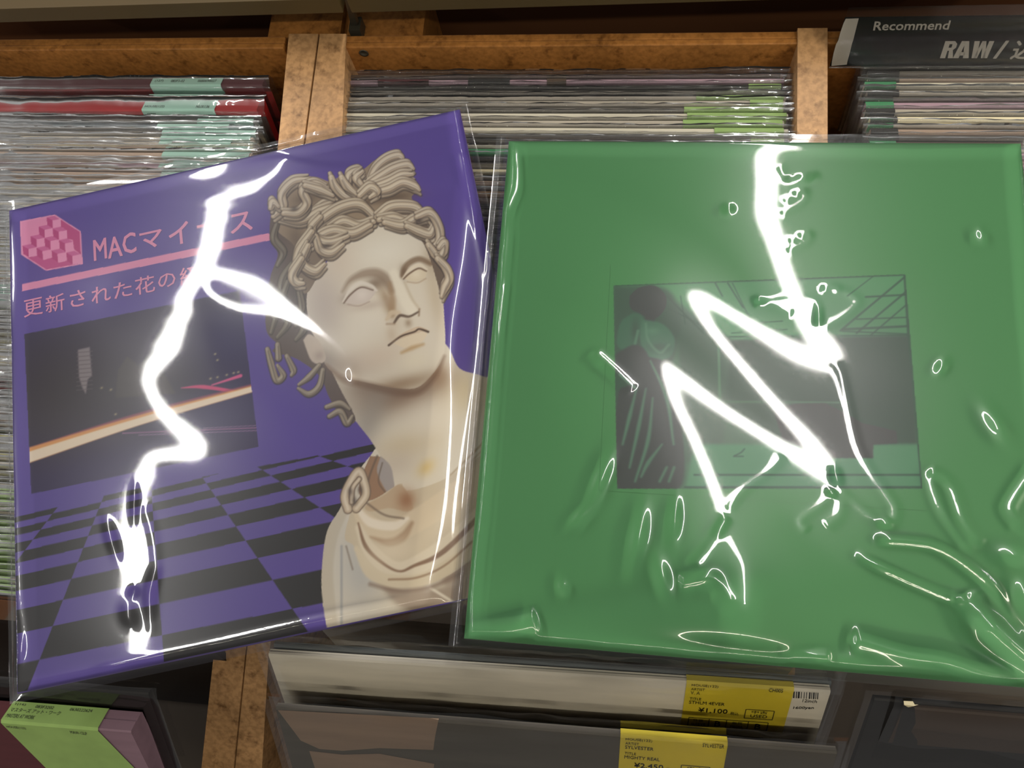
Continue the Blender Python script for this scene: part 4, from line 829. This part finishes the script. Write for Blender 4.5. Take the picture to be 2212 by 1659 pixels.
    # hair: curling locks, dark under-stroke, body and a lit ridge
    def lock(p, w=19, tone=0.):
        c = [np.array(v) * (1 - .38 * tone) for v in (DD, (178, 160, 138), (216, 204, 184))]; o = np.linspace(.75, 1, len(p)) if len(p) < 3 else np.concatenate([[.7], np.ones(len(p) - 2), [.45]])
        k.stroke(p, (w + 4) * o, c[0], .85, 1.8); k.stroke([(x - .5, y - 1.2) for x, y in p], w * o, c[1], 1, 1.2); k.stroke([(x - 1.5, y - w * .16) for x, y in p], w * .5 * o, c[2], .85, 2); k.stroke([(x + 1, y + w * .24) for x, y in p], w * .13 * o, c[0] * 1.25, .6, 1.2); k.stroke([(x + 1, y - w * .06) for x, y in p], w * .09 * o, c[0] * 1.5, .5, 1.2); k.stroke([(x + 1, y + w * .36) for x, y in p], w * .2 * o, c[1] * .82, .6, 2)
    k.poly([(588, 470), (606, 440), (604, 415), (632, 384), (680, 382), (712, 392), (735, 382), (750, 392), (757, 370), (782, 368), (812, 345), (840, 338), (862, 330), (874, 345), (895, 362), (894, 390), (908, 410), (890, 430), (940, 478), (956, 525), (945, 560), (912, 520), (884, 492), (815, 478), (716, 552), (660, 620), (630, 610), (640, 540), (600, 500)], (150, 132, 112)); k.blob(660, 430, 30, 16, (100, 84, 72), .8); k.blob(850, 425, 50, 14, (96, 80, 68), .8, -8); k.blob(760, 440, 70, 8, (92, 76, 66), .8, -8); k.blob(640, 520, 22, 40, (108, 92, 80), .8)
    k.poly([(880, 490), (935, 476), (956, 520), (962, 560), (970, 602), (955, 645), (945, 612), (930, 562), (912, 522)], (112, 96, 84)); k.poly([(815, 474), (716, 540), (690, 590), (662, 634), (640, 610), (660, 540), (720, 480)], (126, 110, 96))
    for p in ([(600, 480), (592, 515), (612, 545), (600, 575)], [(640, 560), (612, 600), (604, 650), (592, 690)], [(622, 610), (604, 660), (586, 720)], [(646, 625), (652, 665), (640, 705)], [(625, 660), (622, 700), (600, 730)], [(660, 690), (655, 715), (640, 735)]): lock(p, 16, 1)
    for p in ([(578, 755), (586, 785), (598, 822), (612, 812), (600, 790)], [(600, 745), (602, 775)], [(620, 770), (634, 800), (630, 812)], [(690, 790), (668, 815), (646, 832)], [(698, 800), (690, 835), (668, 852), (645, 840)], [(706, 880), (735, 872), (756, 885)], [(712, 900), (735, 890), (750, 915), (762, 900)]): lock(p, 13, .55)
    for p in ([(645, 602), (600, 470)][:0], [(795, 405), (812, 368), (836, 346), (862, 338), (872, 350)], [(792, 402), (820, 384), (850, 366), (880, 358), (893, 366)], [(800, 408), (840, 394), (868, 380), (892, 378)], [(806, 418), (840, 410), (870, 396), (896, 404), (906, 412)], [(752, 398), (756, 378), (775, 370), (786, 376)], [(780, 400), (770, 385), (784, 372)],
              [(640, 480), (676, 464), (705, 444), (728, 452)], [(602, 470), (650, 478), (690, 458), (732, 442)], [(592, 468), (612, 448), (610, 420), (634, 394), (668, 388)], [(614, 462), (645, 462), (664, 440), (654, 412), (680, 398), (708, 408)], [(660, 402), (692, 412), (720, 424)], [(586, 450), (590, 438), (602, 448)],
              [(716, 384), (724, 404), (744, 424), (768, 430)], [(738, 384), (750, 404), (772, 422)], [(778, 424), (800, 406), (814, 416), (800, 428)],
              [(812, 472), (780, 444), (742, 448), (704, 470), (674, 500)], [(808, 480), (776, 490), (742, 480), (712, 496)], [(800, 488), (762, 506), (722, 500), (692, 512), (672, 532)], [(692, 470), (674, 492), (682, 516), (712, 526), (752, 512)], [(682, 512), (692, 540), (716, 548), (742, 530)], [(674, 502), (648, 540), (642, 574), (664, 562)],
              [(666, 532), (652, 568), (680, 588), (702, 572)], [(652, 560), (632, 594), (640, 612), (656, 614)],
              [(815, 470), (842, 450), (872, 446), (902, 452), (926, 480)], [(820, 476), (850, 472), (876, 480), (902, 474)], [(832, 482), (870, 490), (896, 476), (924, 470), (936, 490)], [(880, 490), (906, 502), (930, 508), (940, 488)], [(902, 470), (930, 462), (948, 490), (950, 520), (936, 534)], [(926, 530), (940, 550), (950, 566)], [(950, 536), (960, 526), (958, 546), (950, 560)], [(946, 560), (964, 580), (971, 602), (962, 622), (955, 642)]):
        if p:
            lock([(x + 3, y + 10) for x, y in p], 12, .25); lock([(x - 3, y - 9) for x, y in p], 12, .12); lock(p)
    k.blob(905, 478, 9, 6, DD, .8); k.blob(705, 532, 12, 6, DD, .7); k.blob(636, 452, 10, 7, DD, .7)

def green_print():
    q = GREEN.uv(np.array([1318, 1962, 2000, 1326.]), np.array([588, 588, 1062, 1062.])); lo, hi = q.min(0), q.max(0)
    k = Ink(GREEN, lo[0], hi[0], lo[1], hi[1], .0005, (80, 142, 88))
    R = [(1325, 617), (1955, 593), (1992, 1056), (1333, 1056)]
    k.poly(R, (74, 112, 86), 1, False); k.clip = k.mask(R, False); G = (88, 150, 106); Dk = (52, 84, 68)
    k.poly([(1325, 617), (1955, 593), (1966, 725), (1580, 735), (1450, 660)], (84, 146, 100), 1, False, 4); k.poly([(1580, 735), (1966, 725), (1980, 960), (1700, 960), (1560, 880)], (62, 84, 72), 1, False, 3)
    k.poly([(1460, 650), (1580, 735), (1560, 1000), (1480, 1000)], (72, 96, 82), .8, False, 4); k.blob(1900, 850, 120, 110, (60, 80, 70), .8); k.blob(1560, 900, 90, 110, (98, 118, 104), .6); k.poly([(1500, 960), (1990, 960), (1995, 1056), (1480, 1056)], (84, 140, 104), 1, False, 3)
    # roof trusses
    for a, b, w in (((1955, 598), (1815, 715), 4), ((1885, 598), (1830, 640), 2), ((1820, 712), (1962, 705), 5), ((1820, 716), (1962, 722), 3), ((1960, 628), (1850, 720), 4), ((1962, 655), (1880, 725), 3), ((1870, 642), (1960, 637), 4), ((1850, 690), (1960, 686), 3), ((1575, 728), (1966, 724), 3), ((1545, 612), (1560, 640), 3), ((1572, 612), (1605, 665), 3), ((1582, 612), (1620, 690), 2), ((1430, 630), (1520, 720), 4), ((1440, 665), (1540, 715), 3), ((1470, 640), (1480, 700), 2), ((1330, 616), (1955, 593), 6), ((1955, 593), (1963, 728), 7), ((1963, 728), (1992, 1056), 5), ((1500, 1026), (1990, 1026), 4), ((1480, 1053), (1992, 1053), 5), ((1580, 720), (1700, 712), 2), ((1600, 700), (1690, 694), 2)):
        k.stroke([a, b], w, Dk, .9, 1.2, False)
    k.stroke([(1552, 740), (1555, 880)], 4, (98, 150, 116), .7, 2, False); k.stroke([(1560, 868), (1830, 870)], 3, (90, 130, 100), .7, 2, False)
    # grand piano
    k.poly([(1670, 884), (1720, 872), (1782, 871), (1829, 894), (1862, 914), (1936, 931), (1939, 958), (1886, 961), (1886, 990), (1782, 990), (1690, 950)], (70, 72, 72), 1, False, 1)
    k.stroke([(1586, 985), (1600, 978), (1608, 970)], 3, Dk, .8, 1); k.stroke([(1585, 986), (1605, 986)], 3, Dk, .8, 1)
    # standing robed figure at the left edge
    V = (74, 78, 78)
    k.poly([(1325, 617), (1440, 625), (1470, 700), (1450, 800), (1465, 900), (1470, 1056), (1333, 1056)], (70, 92, 80), .9, True, 4)
    k.poly([(1360, 640), (1380, 622), (1415, 618), (1438, 640), (1436, 668), (1412, 690), (1385, 680), (1362, 665)], V); k.stroke([(1404, 680), (1404, 706)], 20, V, 1, 2)
    k.poly([(1345, 690), (1372, 676), (1390, 690), (1378, 730), (1364, 760), (1334, 748), (1336, 710)], (72, 112, 90), .9, True, 2); k.poly([(1388, 690), (1430, 700), (1456, 730), (1452, 765), (1428, 778), (1396, 765), (1382, 730)], (78, 122, 98), .9, True, 2); k.blob(1425, 752, 26, 12, (64, 90, 76), .8); k.blob(1372, 715, 8, 26, (66, 88, 76), .8); k.blob(1410, 715, 14, 8, (98, 146, 118), .6); k.poly([(1330, 765), (1372, 745), (1400, 770), (1388, 830), (1334, 800)], V, 1, True, 2)
    k.poly([(1392, 770), (1440, 790), (1470, 900), (1466, 1056), (1336, 1056), (1334, 860), (1360, 830)], V, 1, True, 2)
    for p in ([(1405, 780), (1440, 860), (1455, 960)], [(1375, 840), (1360, 900), (1345, 960)], [(1395, 840), (1380, 920), (1360, 1010)], [(1410, 860), (1400, 950), (1372, 1040)], [(1430, 960), (1400, 1000), (1385, 1030)], [(1340, 810), (1372, 838)], [(1378, 715), (1372, 742)], [(1395, 700), (1400, 735), (1425, 762), (1445, 745)], [(1440, 1010), (1425, 1040)], [(1456, 1010), (1445, 1040)]): k.stroke(p, [3, 8, 4] if len(p) == 3 else 5, (96, 142, 116), .75, 2.5)
    k.clip = None
    return k.mesh('green_print', .00035)
# ---------------------------------------------------------------- the two covers lying on the bins, in their clear outer sleeves
def cover_M(pl): return frame(pl.c, pl.u, pl.v, pl.n)
def cover_jacket(pl, t, m, parent):
    h = pl.size / 2; mb = MB(); n = 5; y = .0
    prof = [(0, -t), (.0004, -t + .0006), (.0004, -.0008), (0, 0.)]      # rounded folded rim
    for (d0, z0), (d1, z1) in zip(prof[:-1], prof[1:]):
        a = [(-h - d0, -h - d0, z0), (h + d0, -h - d0, z0), (h + d0, h + d0, z0), (-h - d0, h + d0, z0)]; b = [(-h - d1, -h - d1, z1), (h + d1, -h - d1, z1), (h + d1, h + d1, z1), (-h - d1, h + d1, z1)]
        for i in range(4): j = (i + 1) % 4; mb.add([a[i], a[j], b[j], b[i]], [(0, 1, 2, 3)])
    mb.add([(-h, -h, 0), (h, -h, 0), (h, h, 0), (-h, h, 0)], [(0, 1, 2, 3)]); mb.add([(-h, -h, -t), (h, -h, -t), (h, h, -t), (-h, h, -t)], [(3, 2, 1, 0)])
    return mb.build('jacket', m, parent)
def cover_film(pl, F, parent, t, seed, ext, taut=None, n=440):
    """ext: how far the sleeve reaches past the cover at left, right, bottom, top"""
    h = pl.size / 2; gu, gv = np.meshgrid(np.linspace(-h - ext[0], h + ext[1], n), np.linspace(-h - ext[2], h + ext[3], n))
    z = film_height(F, gu, gv, thick=t, seed=seed, taut=taut)
    link('plastic_sleeve', grid_mesh('sleeve_front', np.stack([gu, gv, z], -1)), parent, M['film'])
    gu, gv = np.meshgrid(np.linspace(-h - ext[0], h + ext[1], 40), np.linspace(-h - ext[2], h + ext[3], 40)); e = h - np.maximum(np.abs(gu), np.abs(gv))
    z = -t - .0006 + (t * .5 + .0003) * sstep(.001, .006, -e)
    link('sleeve_back', grid_mesh('sleeve_back', np.stack([gu, gv, z], -1)), parent, M['film'])
pc = thing('record_cover', 'purple record cover with pink Japanese title and stone bust, in shiny clear sleeve', 'record cover', None, cover_M(PURPLE))
cover_jacket(PURPLE, .0036, M['purple'], pc)
link('printed_front', purple_print(), pc, M['ink_print'])
mb = MB(); k = PURPLE
def on(pl, x, y): q = pl.uv(np.float64(x), np.float64(y)); return np.array([q[0], q[1], 0.])
def cover_type(mb, pl, text, c, w, h, bold=.012):
    """one glyph or word centred on photo point c; w, h in photo px along the cover's axes"""
    o = on(pl, *c); s = 1 / 3.45e3; s *= 1.0
    type_fit(mb, text, o - np.array([w, h, 0]) * s / 2, (w * s, 0, 0), (0, h * s, 0), (0, 0, .00045), bold * 1.6)
for ch, c, w, h in (('M', (217, 539), 30, 52), ('A', (249, 534), 33, 52), ('C', (280, 526), 31, 52), ('マ', (327, 518), 52, 42), ('イ', (387, 505), 46, 54), ('ナ', (452, 493), 54, 54), ('ス', (521, 481), 50, 48)): cover_type(mb, k, ch, c, w, h)
for ch, c, w, h in (('更', (73, 664), 44, 42), ('新', (120, 655), 44, 42), ('さ', (169, 645), 36, 40), ('れ', (219, 636), 44, 40), ('た', (266, 626), 42, 38), ('花', (314, 616), 45, 42), ('の', (361, 606), 40, 34), ('経', (410, 595), 44, 42)): cover_type(mb, k, ch, c, w, h, .006)
mb.build('title_lettering', M['pink'], pc)
gedge = GREEN.uv(np.array([1090.]), np.array([800.]))
def taut_purple(u, v):                                              # pressed flat where the green cover lies on it
    w = PURPLE.world(u, v); g = (w - GREEN.c) @ GREEN.u; return sstep(-.004, -.03, g + GREEN.size / 2 - .0)
cover_film(PURPLE, build_purple(), pc, .0036, 3, (.006, .006, .005, .009), taut_purple)
gc = thing('record_cover', 'green record cover with a dark printed interior picture, in crumpled clear sleeve', 'record cover', None, cover_M(GREEN))
cover_jacket(GREEN, .0034, M['green'], gc)
link('printed_picture', green_print(), gc, M['ink_print'])
cover_film(GREEN, build_green(), gc, .0034, 8, (.009, .009, .005, .007))
